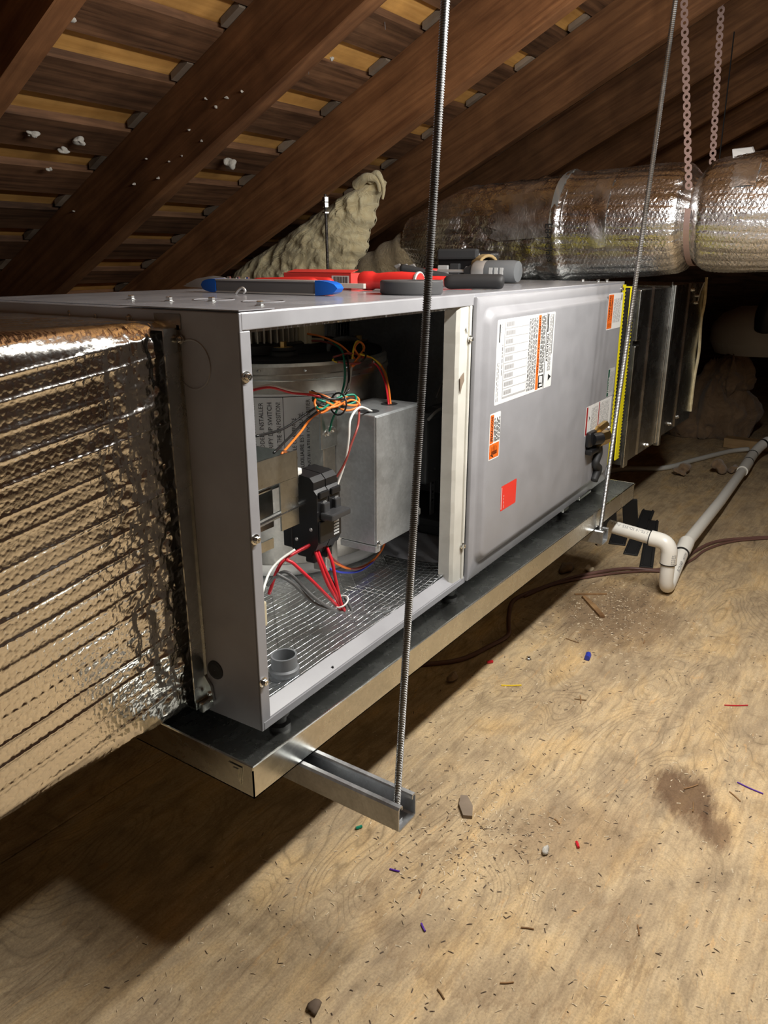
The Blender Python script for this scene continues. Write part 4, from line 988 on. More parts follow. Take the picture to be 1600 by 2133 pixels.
WIRES = {
'wire_orange': [([(1.252, 1.06, 0.851), (1.257, 1.02, 0.846), (1.262, 0.98, 0.833), (1.257, 0.95, 0.818), (1.251, 0.93, 0.806)]),
  ([(1.226, 0.92, 0.794), (1.268, 0.93, 0.811), (1.298, 0.94, 0.824), (1.289, 0.945, 0.836), (1.265, 0.94, 0.825), (1.267, 0.93, 0.804), (1.221, 0.92, 0.791)]),
  ([(1.279, 0.93, 0.811), (1.323, 0.92, 0.79), (1.294, 0.88, 0.759), (1.247, 0.84, 0.722)]),
  ([(1.047, 0.88, 0.773), (1.063, 0.86, 0.766), (1.085, 0.84, 0.75), (1.119, 0.83, 0.742), (1.139, 0.84, 0.751), (1.12, 0.85, 0.757), (1.064, 0.84, 0.749), (1.042, 0.85, 0.739), (1.038, 0.86, 0.755), (1.055, 0.87, 0.763)]),
  ([(1.042, 0.86, 0.746), (1.064, 0.838, 0.747), (1.114, 0.838, 0.752), (1.127, 0.828, 0.741), (1.099, 0.838, 0.735), (1.057, 0.85, 0.756)]),
  ([(1.077, 0.85, 0.744), (1.058, 0.88, 0.727), (0.994, 0.86, 0.709), (0.904, 0.82, 0.698)]),
  ([(0.97, 0.8, 0.514), (1.074, 0.85, 0.438), (1.153, 0.87, 0.392), (1.226, 0.88, 0.376), (1.271, 0.88, 0.389), (1.283, 0.88, 0.404)])],
'wire_brown': [([(1.254, 1.06, 0.836), (1.268, 1.02, 0.834), (1.269, 0.98, 0.824), (1.26, 0.95, 0.811), (1.24, 0.93, 0.795)]),
  ([(1.207, 0.95, 0.813), (1.249, 0.94, 0.817), (1.279, 0.93, 0.805), (1.246, 0.92, 0.798), (1.196, 0.93, 0.806)]),
  ([(1.128, 0.83, 0.742), (1.07, 0.79, 0.719), (1.05, 0.79, 0.689), (1.04, 0.8, 0.65), (1.02, 0.82, 0.602), (.985, .80, .56)]),
  ([(0.975, 0.8, 0.514), (1.101, 0.86, 0.423), (1.169, 0.87, 0.386), (1.243, 0.88, 0.376), (1.289, 0.88, 0.402)])],
'wire_black': [([(1.258, 1.06, 0.844), (1.268, 1.01, 0.842), (1.268, 0.97, 0.825), (1.215, 0.92, 0.803), (1.19, 0.9, 0.77), (1.147, 0.88, 0.749)]),
  ([(1.054, 0.88, 0.774), (1.063, 0.85, 0.761), (1.099, 0.84, 0.756), (1.121, 0.842, 0.747), (1.085, 0.842, 0.741), (1.05, 0.852, 0.75), (1.048, 0.872, 0.759), (1.063, 0.862, 0.765)]),
  ([(1.051, 0.86, 0.751), (1.032, 0.88, 0.733), (0.963, 0.87, 0.722), (0.88, 0.85, 0.729)]),
  ([(1.059, 0.86, 0.744), (1.038, 0.88, 0.723), (0.969, 0.86, 0.708), (0.886, 0.82, 0.704)]),
  ([(0.942, 0.79, 0.525), (0.954, 0.78, 0.488), (0.971, 0.775, 0.452), (0.985, 0.77, 0.417), (0.999, 0.77, 0.388)])],
'wire_green': [([(1.271, 1.0, 0.834), (1.248, 0.96, 0.821), (1.191, 0.91, 0.802), (1.164, 0.89, 0.775), (1.126, 0.87, 0.753)]),
  ([(1.048, 0.874, 0.763), (1.056, 0.854, 0.757), (1.092, 0.844, 0.745), (1.122, 0.834, 0.748), (1.129, 0.844, 0.759), (1.091, 0.854, 0.756), (1.037, 0.844, 0.747), (1.042, 0.864, 0.752)]),
  ([(1.106, 0.86, 0.739), (1.106, 0.875, 0.713), (1.105, 0.882, 0.690)])],
'wire_white': [([(1.226, 0.92, 0.793), (1.193, 0.9, 0.77), (1.157, 0.88, 0.758), (1.128, 0.87, 0.747)]),
  ([(0.885, 0.86, 0.804), (0.96, 0.89, 0.796), (1.014, 0.89, 0.779), (1.06, 0.88, 0.766)]),
  ([(1.168, 0.83, 0.722), (1.089, 0.8, 0.746), (1.048, 0.79, 0.733), (1.042, 0.79, 0.699), (1.043, 0.8, 0.654), (1.032, 0.81, 0.611), (.99, 0.80, 0.57)]),
  ([(0.893, 0.79, 0.541), (0.866, 0.8, 0.529), (0.842, 0.8, 0.517), (0.805, 0.78, 0.505), (.75, .74, .50)])],
'wire_red': [([(1.276, 0.93, 0.807), (1.312, 0.92, 0.788), (1.285, 0.88, 0.76), (1.24, 0.84, 0.722)]),
  ([(0.874, 0.85, 0.803), (0.949, 0.88, 0.795), (1.002, 0.88, 0.778), (1.035, 0.87, 0.771), (1.062, 0.86, 0.763)]),
  ([(0.938, 0.79, 0.534), (0.937, 0.775, 0.503), (0.951, 0.77, 0.46), (0.977, 0.77, 0.417), (0.983, 0.768, 0.395)]),
  ([(0.945, 0.79, 0.53), (0.947, 0.775, 0.495), (0.962, 0.77, 0.456), (0.98, 0.768, 0.416), (0.988, 0.766, 0.394)]),
  ([(0.972, 0.79, 0.524), (0.970, 0.775, 0.494), (0.972, 0.77, 0.462), (0.98, 0.766, 0.416), (0.988, 0.764, 0.395)]),
  ([(0.935, 0.79, 0.537), (0.885, 0.8, 0.527), (0.889, 0.79, 0.517), (0.913, 0.77, 0.479), (0.97, 0.77, 0.414), (0.99, 0.77, 0.391)]),
  ([(0.940, 0.79, 0.535), (0.898, 0.81, 0.522), (0.882, 0.82, 0.502), (.87, .83, .46)])],
'wire_yellow': [([(1.251, 0.93, 0.799), (1.209, 0.94, 0.802), (1.207, 0.95, 0.809), (1.254, 0.95, 0.814), (1.29, 0.94, 0.811), (1.307, 0.95, 0.828), (1.287, 0.95, 0.837), (1.26, 0.94, 0.821), (1.24, 0.93, 0.79)]),
  ([(1.268, 0.93, 0.814), (1.311, 0.925, 0.799), (1.318, 0.9, 0.769), (1.252, 0.845, 0.722)])],
'wire_grey': [([(0.867, 0.83, 0.476), (0.88, 0.82, 0.493), (0.888, 0.8, 0.498), (0.912, 0.77, 0.452), (0.96, 0.768, 0.409), (0.987, 0.765, 0.392), (0.995, 0.765, 0.398), (0.991, 0.77, 0.411)]),
  ([(0.869, 0.81, 0.502), (0.887, 0.79, 0.481), (0.917, 0.775, 0.438), (0.96, 0.768, 0.407), (1.001, 0.765, 0.386), (1.009, 0.765, 0.388), (0.998, 0.77, 0.415)])],
'wire_blue': [([(1.058, 0.85, 0.432), (1.108, 0.86, 0.403), (1.178, 0.87, 0.378), (1.243, 0.88, 0.374)])],
}
thick = {id(p): .0030 for k in ('wire_red', 'wire_black', 'wire_grey') for p in WIRES[k] if p[0][2] < .56}
for mname, lst in WIRES.items():
    for pth in lst:
        prt('wire', lambda m_: m_.tube(smooth_path(pth, 6), thick.get(id(pth), .0022), 7), mname, smooth=True)
prt('zip_tie', lambda m_: m_.tube([(.984 + .013 * math.cos(a), .768 + .012 * math.sin(a), .414 + .006 * math.cos(a)) for a in [2 * math.pi * k / 16 for k in range(16)]], .0016, 6, closed=True), 'wire_white', smooth=True)
prt('zip_tie', lambda m_: (m_.tube([(1.087 + .003 * math.sin(a), .846 + .018 * math.cos(a), .748 + .020 * math.sin(a)) for a in [2 * math.pi * k / 16 for k in range(16)]], .0018, 6, closed=True), m_.cyl((1.086, .83, .766), (1.094, .826, .776), .0015, 6)), 'wire_black', smooth=True)
prt('zip_tie', lambda m_: m_.tube([(1.268 + .014 * math.cos(a), .93 + .012 * math.sin(a), .806 + .010 * math.cos(a)) for a in [2 * math.pi * k / 16 for k in range(16)]], .002, 6, closed=True), 'wire_black', smooth=True)

# the cabinet sits a little askew in its pan
YAW = math.radians(1.7); PIV = Vector((X0, YF, ZB)); SX = 1.068
def askew(o):
    R_ = Matrix.Rotation(YAW, 4, 'Z') @ Matrix.Diagonal((SX, 1, 1, 1))
    o.location = PIV + (R_ @ (Vector(o.location) - PIV)); o.rotation_euler = (0, 0, YAW); o.scale = (SX, 1, 1)
askew(ah)
pl.location = (2.8 * 1.063, 1.0 + .046, .345); pl.scale = (1.063, 1, 1.045)
# the yellow strips around the joint between cabinet and plenum
def yellow(label, x0, x1, tick_x, z0, z1, y):
    r = thing('yellow_tape_strip', label, 'tape strip', (x0, y, z0))
    mb = MB(); mb.box((x0, y, z0), (x1, y + .0035, z1)); mb.box((x0, y, z1), (x1, 1.30, z1 + .003)); mb.build('strip', 'yellow_tape', r)
    mb = MB(); n = int((z1 - z0) / .0105)
    for i in range(n):
        z = z0 + .004 + i * .0105; mb.box((tick_x, y - .0008, z), (tick_x + .012, y + .0004, z + .0048))
    o = mb.build('tick_marks', 'ink_black', r); o['kind'] = 'stuff'
    if x0 < 2.25:
        mb = MB()
        for k in range(9): mb.tube([(x0 + .006 + .003 * (k % 2), y - .0009, .50 + k * .014), (x0 + .015, y - .0009, .506 + k * .014), (x0 + .009, y - .0009, .511 + k * .014)], .0008, 4)
        mb.build('handwritten_marks', 'ink_black', r, fixn=False)
    return r
y1_ = yellow('bright yellow tape strip against the cabinet end, with scribbled marks', 2.214, 2.252, 2.246, .385, .926, .693)
y2_ = yellow('yellow tape strip with long black ticks, against the plenum collar', 2.312, 2.352, 2.344, .380, .918, .694)
askew(y1_); askew(y2_)

# ------------------------------------------------------------------ PVC drain line, tube and cable on the floor
pv = thing('drain_pipe', 'white PVC drain pipe with trap lying on the plywood', 'pipe', (2.4, .54, 0))
def pipe(nm, pts, r, mat='pvc_white', n=20, sm=True):
    mb = MB(); mb.tube(pts, r, n); return mb.build(nm, mat, pv, smooth=sm, auto=40)
RP = .0205
def hollow(nm, a, c, r):
    mb = MB(); a = Vector(a); c = Vector(c); d = (c - a).normalized(); mb.tube([a + d * .03, a, a, c], [r * .8, r * .8, r, r], 22); return mb.build(nm, 'pvc_white', pv, smooth=True, auto=40)
st = hollow('pipe_stub', (2.314, .712, .193), (2.306, .555, .180), RP)
mb = MB()
def on_stub(p):
    a_ = math.radians(22) + p.x / RP; r_ = RP + .0006; dy_ = p.y - .555
    return Vector((2.306 + .051 * dy_ - r_ * math.sin(a_), p.y, .180 + .083 * dy_ + r_ * math.cos(a_)))
put_text(mb, '2 FS-10 SD-355 -N-19', (0, .582, 0), (0, 1, 0), (1, 0, 0), .0135, .118, fn=on_stub)
mb.build('printed_lettering', 'ink_grey', pv, fixn=False)
pipe('elbow', smooth_path([(2.3068, .577, .1815), (2.306, .545, .179), (2.305, .528, .172), (2.305, .518, .155), (2.305, .516, .135), (2.305, .516, .112)], 5), RP * 1.2)
mb = MB(); mb.tube([(2.307, .579, .1817), (2.307, .576, .1815)], RP * 1.23, 20); mb.build('joint_line', 'wire_black', pv)
mb = MB(); mb.tube([(2.305, .516, .113), (2.305, .516, .110)], RP * 1.23, 20); mb.build('joint_line', 'wire_black', pv)
trap = smooth_path([(2.305, .516, .115), (2.306, .516, .07), (2.315, .516, .038), (2.345, .517, .0215), (2.385, .519, .030), (2.44, .522, .046), (2.53, .526, .072)], 7)
pipe('trap_bend', trap, RP * 1.03)
mb = MB()
def on_leg(p):
    t_ = p.x; a_ = math.radians(58) - p.y / (RP * 1.03); r_ = RP * 1.03 + .0012
    return Vector((2.385 + .957 * t_, .519 + .046 * t_ - r_ * math.sin(a_), .030 + .285 * t_ + r_ * math.cos(a_)))
put_text(mb, 'SCH40', (.022, 0, 0), (1, 0, 0), (0, 1, 0), .015, .055, fn=on_leg); put_text(mb, 'ASTM', (.092, 0, 0), (1, 0, 0), (0, 1, 0), .011, .035, fn=on_leg); mb.build('printed_lettering', 'ink_grey', pv, fixn=False)
mb = MB()
def on_barrel(p):
    a_ = math.radians(-142) - p.y / (RP * 1.2); r_ = RP * 1.2 + .0006
    return Vector((2.305 + r_ * math.cos(a_), .516 + r_ * math.sin(a_), p.z))
for k in range(4):
    for q in range(5): mb.add([on_barrel(Vector((0, -.004 * k + dy_, .116 + .0066 * q + dz_))) for dy_, dz_ in ((0, 0), (.0018, 0), (.0018, .005 - .001 * ((k + q) % 3)), (0, .005 - .001 * ((k + q) % 3)))], [(0, 1, 2, 3)])
mb.build('printed_lettering', 'ink_grey', pv, fixn=False)
pipe('coupling', [(2.525, .526, .0705), (2.60, .530, .087)], RP * 1.22)
mb = MB(); mb.tube([(2.523, .526, .070), (2.527, .5262, .071)], RP * 1.25, 20); mb.build('joint_line', 'wire_black', pv)
run = pipe('pipe_run', [(2.59, .5295, .085), (3.2, .548, .070), (3.86, .575, .060)], RP)
pipe('coupling', [(3.80, .572, .061), (4.0, .581, .062)], RP * 1.22)
pipe('pipe_elbow', smooth_path([(3.97, .580, .062), (4.15, .588, .066), (4.27, .577, .085), (4.34, .555, .105)], 6), RP * 1.2)
pipe('pipe_run', [(4.32, .560, .10), (4.75, .46, .16)], RP)
for p, q in (((3.985, .580, .062), (3.995, .5805, .062)), ((4.14, .5875, .0655), (4.15, .588, .066)), ((4.30, .569, .093), (4.31, .565, .096))):
    mb = MB(); mb.tube([p, q], RP * 1.26, 16); mb.build('joint_line', 'wire_black', pv)

mb = MB(); mb.tube(smooth_path([(3.45, 1.20, .016), (3.69, 1.11, .014), (3.84, .935, .014), (4.10, .845, .014), (4.39, .739, .014), (4.48, .66, .02)], 8), .0125, 10)
tag(mb.build('conduit_tube', 'tube_grey', smooth=True), 'thin pale tube curving over the floor from the plenum to the drain pipe', 'tube')
cb_pts = [(1.40, 1.02, .006), (1.515, 0.906, .006), (1.589, 0.842, .006), (1.697, 0.813, .006), (1.78, .80, .006), (1.84, .825, .006), (1.901, 0.853, .006), (2.0, .885, .006), (2.1, 0.865, .006), (2.288, 0.795, .006), (2.446, 0.687, .006), (2.50, .59, .006), (2.62, .545, .006), (2.762, 0.527, .006), (2.915, 0.478, .006), (3.06, 0.337, .006), (3.2, .15, .006)]
mb = MB(); mb.tube(smooth_path(cb_pts, 8), .0062, 8); tag(mb.build('power_cord', 'cable_brown', smooth=True), 'brown cord snaking from under the drain pan past the pipe trap', 'cord')
cb2 = [(2.05, .872, .005), (2.20, .828, .005), (2.36, .726, .005), (2.46, .632, .005), (2.52, .555, .005), (2.66, .518, .005), (2.80, .498, .005), (2.95, .43, .005), (3.10, .28, .005)]
mb = MB(); mb.tube(smooth_path(cb2, 8), .0045, 8); tag(mb.build('thermostat_cable', 'cable_brown', smooth=True), 'thinner brown cable lying alongside the brown cord', 'cord')

rg = 'black rubber strips scattered by the pan end'
def strip(label, a, c, w, h=.012):
    a = Vector(a); c = Vector(c); d = (c - a); L = d.length; ang = math.atan2(d.y, d.x)
    r = thing('rubber_strip', label, 'rubber strip', a, (0, -math.asin(d.z / L), ang), rg)
    mb = MB(); mb.rbox((0, -w / 2, 0), (L, w / 2, h * .55), .002); mb.build('base', 'black_rubber', r, local=True)
    mb = MB(); mb.rbox((.002, -w / 2 + .004, h * .5), (L - .002, -w / 2 + .010, h), .002); mb.rbox((.002, w / 2 - .010, h * .5), (L - .002, w / 2 - .004, h), .002); mb.build('ridge', 'black_rubber', r, local=True)
strip('flat black rubber strip on the floor, the farther one from the pipe trap', (2.595, .712, .0), (3.135, .806, .0), .050)
strip('black rubber strip lying on the floor right beside the pipe trap', (2.505, .630, .0), (3.015, .752, .0), .044)
strip('short black rubber offcut lying flat behind the loose pipe stub', (2.67, .785, .0), (2.80, .815, .0), .060)
strip('short black rubber offcut standing upright beside the pan corner', (2.88, .800, .0), (2.83, .803, .135), .060)
strip('black rubber offcut standing behind the upright one, deeper under the pan', (2.84, .870, .0), (2.80, .872, .13), .056)

# ------------------------------------------------------------------ insulation
ib = thing('fiberglass_batt', 'big torn batt of yellow fiberglass insulation standing behind the tools', 'insulation', (2.40, 1.95, .40))
def batt():
    zs = np.linspace(.30, 1.285, 150); nv = 170
    kz = [.30, .80, .95, 1.03, 1.11, 1.16, 1.205, 1.235, 1.262, 1.285]
    yr = np.interp(zs, kz, [1.86, 1.83, 1.80, 1.745, 1.715, 1.70, 1.69, 1.675, 1.66, 1.70])
    yl = np.interp(zs, kz, [2.60, 2.58, 2.42, 2.24, 2.06, 1.96, 1.87, 1.80, 1.76, 1.73])
    yr = yr + .022 * (fbm(zs * 30, zs * 0 + .3, 3, 3) - .5) * 2
    yl = yl + .02 * (fbm(zs * 22, zs * 0 + .7, 13, 3) - .5) * 2
    t = np.linspace(0, 1, nv)
    Z, T = np.meshgrid(zs, t, indexing='ij')
    Y = yr[:, None] + (yl - yr)[:, None] * T
    prof = np.sqrt(np.clip(4 * T * (1 - T), 0, 1)) * np.clip((1.30 - Z) / .10, .25, 1)
    fine = (fbm(Y * 70, Z * 60, 41, 3) - .5) * .010
    w1 = fbm(Y * 11 + 2.2 * fbm(Y * 5, Z * 5, 6, 2), Z * 9, 4, 4); w2 = np.abs(fbm(Y * 20 + 1.6 * w1, Z * 16, 12, 3) - .5) * 2
    edge = np.clip((.22 - T) / .22, 0, 1); rib = np.sin(Z * 190 + 5 * w1) * .006 * edge
    fr = 2.44 - .085 * prof - .050 * (w1 - .5) * prof + .030 * w2 * prof + rib + fine
    bk_ = 2.44 + .05 * prof
    V = np.concatenate([np.stack([fr, Y, Z], -1).reshape(-1, 3), np.stack([bk_, Y, Z], -1).reshape(-1, 3)])
    F = grid_faces(150, nv); F = np.concatenate([F, F[:, ::-1] + 150 * nv])
    np_mesh('batt_body', V, F, 'fiberglass', ib)
batt()
mb = MB()
mb.tube(smooth_path([(2.40, 1.70, 1.262), (2.39, 1.665, 1.283), (2.39, 1.648, 1.27), (2.40, 1.640, 1.235), (2.40, 1.645, 1.20)], 6), [.016 - .0005 * i for i in range(25)], 10)
mb.tube(smooth_path([(2.40, 1.76, 1.25), (2.38, 1.70, 1.272), (2.39, 1.66, 1.262), (2.40, 1.655, 1.225)], 6), [.02 - .0007 * i for i in range(19)], 10)
mb.build('torn_curl', 'fiberglass', ib, smooth=True)
def lump(name, label, cat, p, s, mat, seed, group=None, sub=3, flat=.7, amp=.5):
    bm = bmesh.new(); bmesh.ops.create_icosphere(bm, subdivisions=sub, radius=1.0); rr = random.Random(seed)
    ph = [(rr.uniform(.5, 1.7), rr.uniform(0, 6), Vector((rr.uniform(-1, 1), rr.uniform(-1, 1), rr.uniform(-1, 1))).normalized()) for _ in range(9)]
    ax = (rr.uniform(.6, 1.6), rr.uniform(.5, 1.1), flat)
    for v in bm.verts:
        d = v.co.normalized(); k = 1 + amp * sum(math.sin(f * 2 * d.dot(n) * 1.6 + q) for f, q, n in ph) / 6
        v.co = Vector((d.x * ax[0], d.y * ax[1], d.z * ax[2])) * s * k
    me = bpy.data.meshes.new(name); bm.to_mesh(me); bm.free(); me.materials.append(MAT[mat]); me.polygons.foreach_set('use_smooth', [True] * len(me.polygons))
    o = bpy.data.objects.new(name, me); COL.objects.link(o); zmin = min(v.co.z for v in me.vertices)
    o.location = p if cat != 'floor' else (p[0], p[1], -zmin)
    return o
g = 'white insulation tufts caught on the roof boards'
def tuft(label, p, s, seed, amp=1.1, grp=g):
    o = lump('insulation_tuft', label, 'x', p, s, 'white_wool', seed, sub=3, flat=.55, amp=amp * .8); tag(o, label, 'insulation', grp); return o
tuft('large fluffy white insulation tuft stuck on the boards between two rafters', (1.94, 1.925, 1.292), .030, 5)
pair = 'one of two white tufts close together on a weathered dark roof board'
trio = 'one of three white insulation tufts hanging in a cluster on the roof boards'
for i, (p, s, lb) in enumerate((((1.101, 1.572, 1.478), .010, pair), ((1.145, 1.57, 1.478), .012, pair), ((1.265, 1.938, 1.298), .014, trio), ((1.397, 1.934, 1.298), .015, trio), ((1.38, 1.978, 1.276), .013, trio),
        ((1.908, 1.48, 1.527), .008, 'small white tuft on the boards just above the large fluffy tuft'), ((1.386, 2.062, 1.235), .008, 'small white tuft below the cluster of three tufts'), ((1.654, 1.601, 1.468), .007, 'tiny white tuft on a roof board right beside a rafter'))): tuft(lb, p, s, 20 + i)
smr = 'tiny white insulation fleck on the face of a rafter'
for i, (y, z) in enumerate(((1.595, 1.385), (1.523, 1.38), (1.468, 1.388), (1.561, 1.363), (1.841, 1.262), (2.191, 1.138), (1.662, 1.319), (1.797, 1.151), (1.75, 1.25), (1.90, 1.20), (1.70, 1.22), (1.62, 1.29))):
    if z < RZ(y, A_BOT) + .01: z = RZ(y, A_BOT) + .04
    tuft(smr, (1.5375, y, z), .0045, 50 + i, grp='white flecks on the rafter faces')

# ------------------------------------------------------------------ dim things at the far end
bnd = thing('wrapped_bundle', 'dusty brown bundle of wrapped insulation slumped at the dark far end', 'insulation', (4.84, .93, 0))
def heap(mn, c, s, seed, mat, par, amp=.25, top=1.0):
    bm = bmesh.new(); bmesh.ops.create_icosphere(bm, subdivisions=5, radius=1.0)
    D = np.array([v.co[:] for v in bm.verts]); D /= np.linalg.norm(D, axis=1)[:, None]
    th_ = np.arctan2(D[:, 1], D[:, 0])
    k = 1 + amp * (fbm(th_ * 1.6 + 9, D[:, 2] * 1.1 + 3, seed, 2) - .5) + amp * .5 * (np.abs(fbm(th_ * 5 + 20, D[:, 2] * 2.2 + 8, seed + 3, 3) - .5))
    wdt = 1 - (1 - top) * np.clip(D[:, 2], 0, 1)                       # draped: narrows towards the top
    V = np.stack([c[0] + D[:, 0] * s[0] * k * wdt, c[1] + D[:, 1] * s[1] * k * wdt, np.maximum(.001, c[2] + D[:, 2] * s[2] * k)], 1)
    mb = MB(); bm.verts.index_update(); mb.add([tuple(v) for v in V], [[v.index for v in f.verts] for f in bm.faces]); bm.free(); return mb.build(mn, mat, par, smooth=True)
heap('wrap', (4.84, .93, .16), (.17, .20, .25), 4, 'dusty_wrap', bnd, .8, .55)
heap('wrap_fold', (4.82, .86, .35), (.10, .12, .11), 8, 'dusty_wrap', bnd, .9, .6)
heap('wrap_tail', (4.78, 1.07, .07), (.12, .16, .09), 15, 'dusty_wrap', bnd, .7, .6)
cap = thing('round_duct_cap', 'grey round duct cap resting in the dark above the wrapped bundle', 'duct cap', (5.02, .79, .50))
mb = MB(); mb.lathe((5.02, .79, .54), [(.25, .0), (.25, .07), (.24, .10), (.19, .16), (.10, .20), (.0005, .205)], 40); mb.build('dome', 'label_grey', cap, smooth=True, auto=50)
mb = MB(); mb.lathe((5.02, .79, .545), [(.205, -.07), (.205, -.012), (.250, .0), (.235, -.03), (.215, -.07)], 40); mb.build('collar', 'label_grey', cap)
mb = MB(); mb.tube(smooth_path([(4.45, .45, .94), (4.44, .56, .90), (4.44, .63, .83), (4.46, .665, .74), (4.50, .67, .66)], 7), .055, 14); o = mb.build('black_hose', 'dark_hose', smooth=True); tag(o, 'shiny black hose hanging at the dark far end above the cap', 'hose')
mb = MB(); mb.lathe((4.98, .28, 0), [(.16, 0), (.165, .22), (.15, .33), (.155, .44), (.0005, .45)], 30); o = mb.build('black_barrel', 'dark_hose', smooth=True); tag(o, 'black drum-shaped pipe end standing on the floor by the wood block', 'pipe')
mb = MB(); mb.rbox((4.53, .56, .001), (4.61, .80, .055), .004); o = mb.build('wood_block', 'block_wood'); tag(o, 'short offcut of lumber lying at the far end of the floor', 'wood block')
for i, (p, s, lb) in enumerate((((3.80, .84), .035, 'tan scrap of insulation touching the pale tube'), ((3.92, .70), .045, 'largest tan insulation scrap between pale tube and white pipe'), ((3.98, .64), .03, 'small tan insulation scrap right next to the white pipe coupling'), ((4.45, .52), .03, 'tan insulation scrap under the pipe elbow near the wood block'))):
    o = lump('insulation_scrap', '', 'floor', p, s, 'dusty_wrap', 70 + i, sub=3, amp=1.0); tag(o, lb, 'insulation', 'insulation scraps on the floor')

# ------------------------------------------------------------------ tools on the cabinet
TZ = ZT + .0006
lv = thing('torpedo_level', 'grey bar level with bright blue end caps on the cabinet top', 'level', (1.117, 1.03, TZ))
mb = MB(); mb.rbox((1.105, .902, TZ + .001), (1.131, 1.152, TZ + .0245), .0015); mb.build('body', 'tool_grey', lv)
mb = MB()
for z0, z1 in ((.0, .003), (.0225, .0255)): mb.rbox((1.103, .902, TZ + z0), (1.133, 1.152, TZ + z1), .001)
mb.build('rail', 'tool_steel', lv)
for s, yb in ((1, 1.152), (-1, .902)):
    mb = MB(); rings = []
    for k in range(9):
        f = k / 8; hh = .0128 * math.sqrt(max(1 - f ** 2.2, .0004)); ww = .0145 * math.sqrt(max(1 - .6 * f ** 2, .01))
        rings.append([(1.118 + ww * q, yb + s * .046 * f, TZ + .0128 + hh * e) for q, e in ((-1, -1), (1, -1), (1, 1), (-1, 1))])
    mb.ring_loft(rings); mb.build('end_cap', 'tool_blue', lv)

sn = thing('tin_snips', 'tin snips with steel blades and red grips behind the level', 'snips', (1.24, 1.25, TZ))
def blade(off, up):
    mb = MB(); pr = [(1.395, .004), (1.36, .016), (1.31, .0225), (1.275, .020), (1.255, .012), (1.255, .003), (1.31, .001), (1.37, .0015)]
    mb.poly([(1.238 + off, y, TZ + z + up) for y, z in pr], (.006, 0, 0)); mb.build('blade', 'tool_steel', sn)
blade(0, 0); blade(.008, .004)
mb = MB(); mb.rbox((1.230, 1.185, TZ + .004), (1.258, 1.270, TZ + .020), .005); mb.build('pivot', 'black_plastic', sn)
for y in (1.255, 1.228, 1.20): hex_screw('pivot_bolt', (1.244, y, TZ + .020), (0, 0, 1), .005, sn)
for xo in (0, .026):
    mb = MB(); mb.tube(smooth_path([(1.232 + xo, 1.19, TZ + .012), (1.228 + xo * 1.6, 1.14, TZ + .014), (1.226 + xo * 1.9, 1.06, TZ + .016), (1.228 + xo * 1.9, 1.00, TZ + .015)], 6), [.006] * 4 + [.0115] * 14 + [.009], 12); mb.build('grip', 'tool_red', sn, smooth=True)

rb = thing('red_carton', 'flat red carton with a barcode sticker behind the snips', 'box', (1.40, 1.11, TZ))
mb = MB(); mb.rbox((1.37, 1.02, TZ), (1.45, 1.21, TZ + .033), .0015); mb.build('carton', 'box_red', rb)
mb = MB(); mb.poly([(1.37, 1.02, TZ + .0335), (1.37, 1.20, TZ + .0335), (1.41, 1.21, TZ + .039), (1.41, 1.03, TZ + .039)], (0, 0, .001)); mb.build('flap', 'box_red', rb)
mb = MB(); mb.cur = 0; mb.add([(1.3694, 1.025, TZ + .006), (1.3694, 1.072, TZ + .006), (1.3694, 1.072, TZ + .028), (1.3694, 1.025, TZ + .028)], [(0, 1, 2, 3)]); mb.cur = 1
y = 1.029
while y < 1.067:
    wdt = rl.choice((.0007, .0012, .0018)); mb.add([(1.3690, y, TZ + .011), (1.3690, y + wdt, TZ + .011), (1.3690, y + wdt, TZ + .026), (1.3690, y, TZ + .026)], [(0, 1, 2, 3)]); y += wdt + rl.choice((.0009, .0014))
mb.build('barcode_sticker', ['label_white', 'ink_black'], rb, fixn=False)

sd = thing('screwdriver', 'screwdriver with thick red handle and flat pale shaft', 'screwdriver', (1.37, .93, TZ))
mb = MB(); mb.rbox((1.325, .955, TZ + .004), (1.334, 1.10, TZ + .014), .001); mb.build('shaft', 'cream_foam', sd)
pr = [(.0005, .980), (.017, .978), (.019, .972), (.019, .952), (.0155, .945), (.0155, .935), (.018, .91), (.019, .88), (.0175, .85), (.016, .836), (.0005, .835)]
mb = MB(); mb.lathe((1.352, 0, TZ + .0192), pr, 24, 'y'); mb.build('handle', 'tool_red', sd, smooth=True, auto=40)
mb = MB(); mb.lathe((1.352, 0, TZ + .0192), [(.0165, .842), (.0195, .841), (.0195, .837), (.0165, .836)], 24, 'y'); mb.build('ring', 'tool_steel', sd)
mb = MB(); mb.lathe((1.258, .797, TZ), [(.024, 0), (.056, 0), (.0585, .003), (.0585, .022), (.056, .0245), (.024, .0245), (.024, 0)], 48); tr = mb.build('tape_roll', 'roll_grey', smooth=True, auto=40); tag(tr, 'flat dark grey tape roll lying at the front edge of the cabinet top', 'tape')

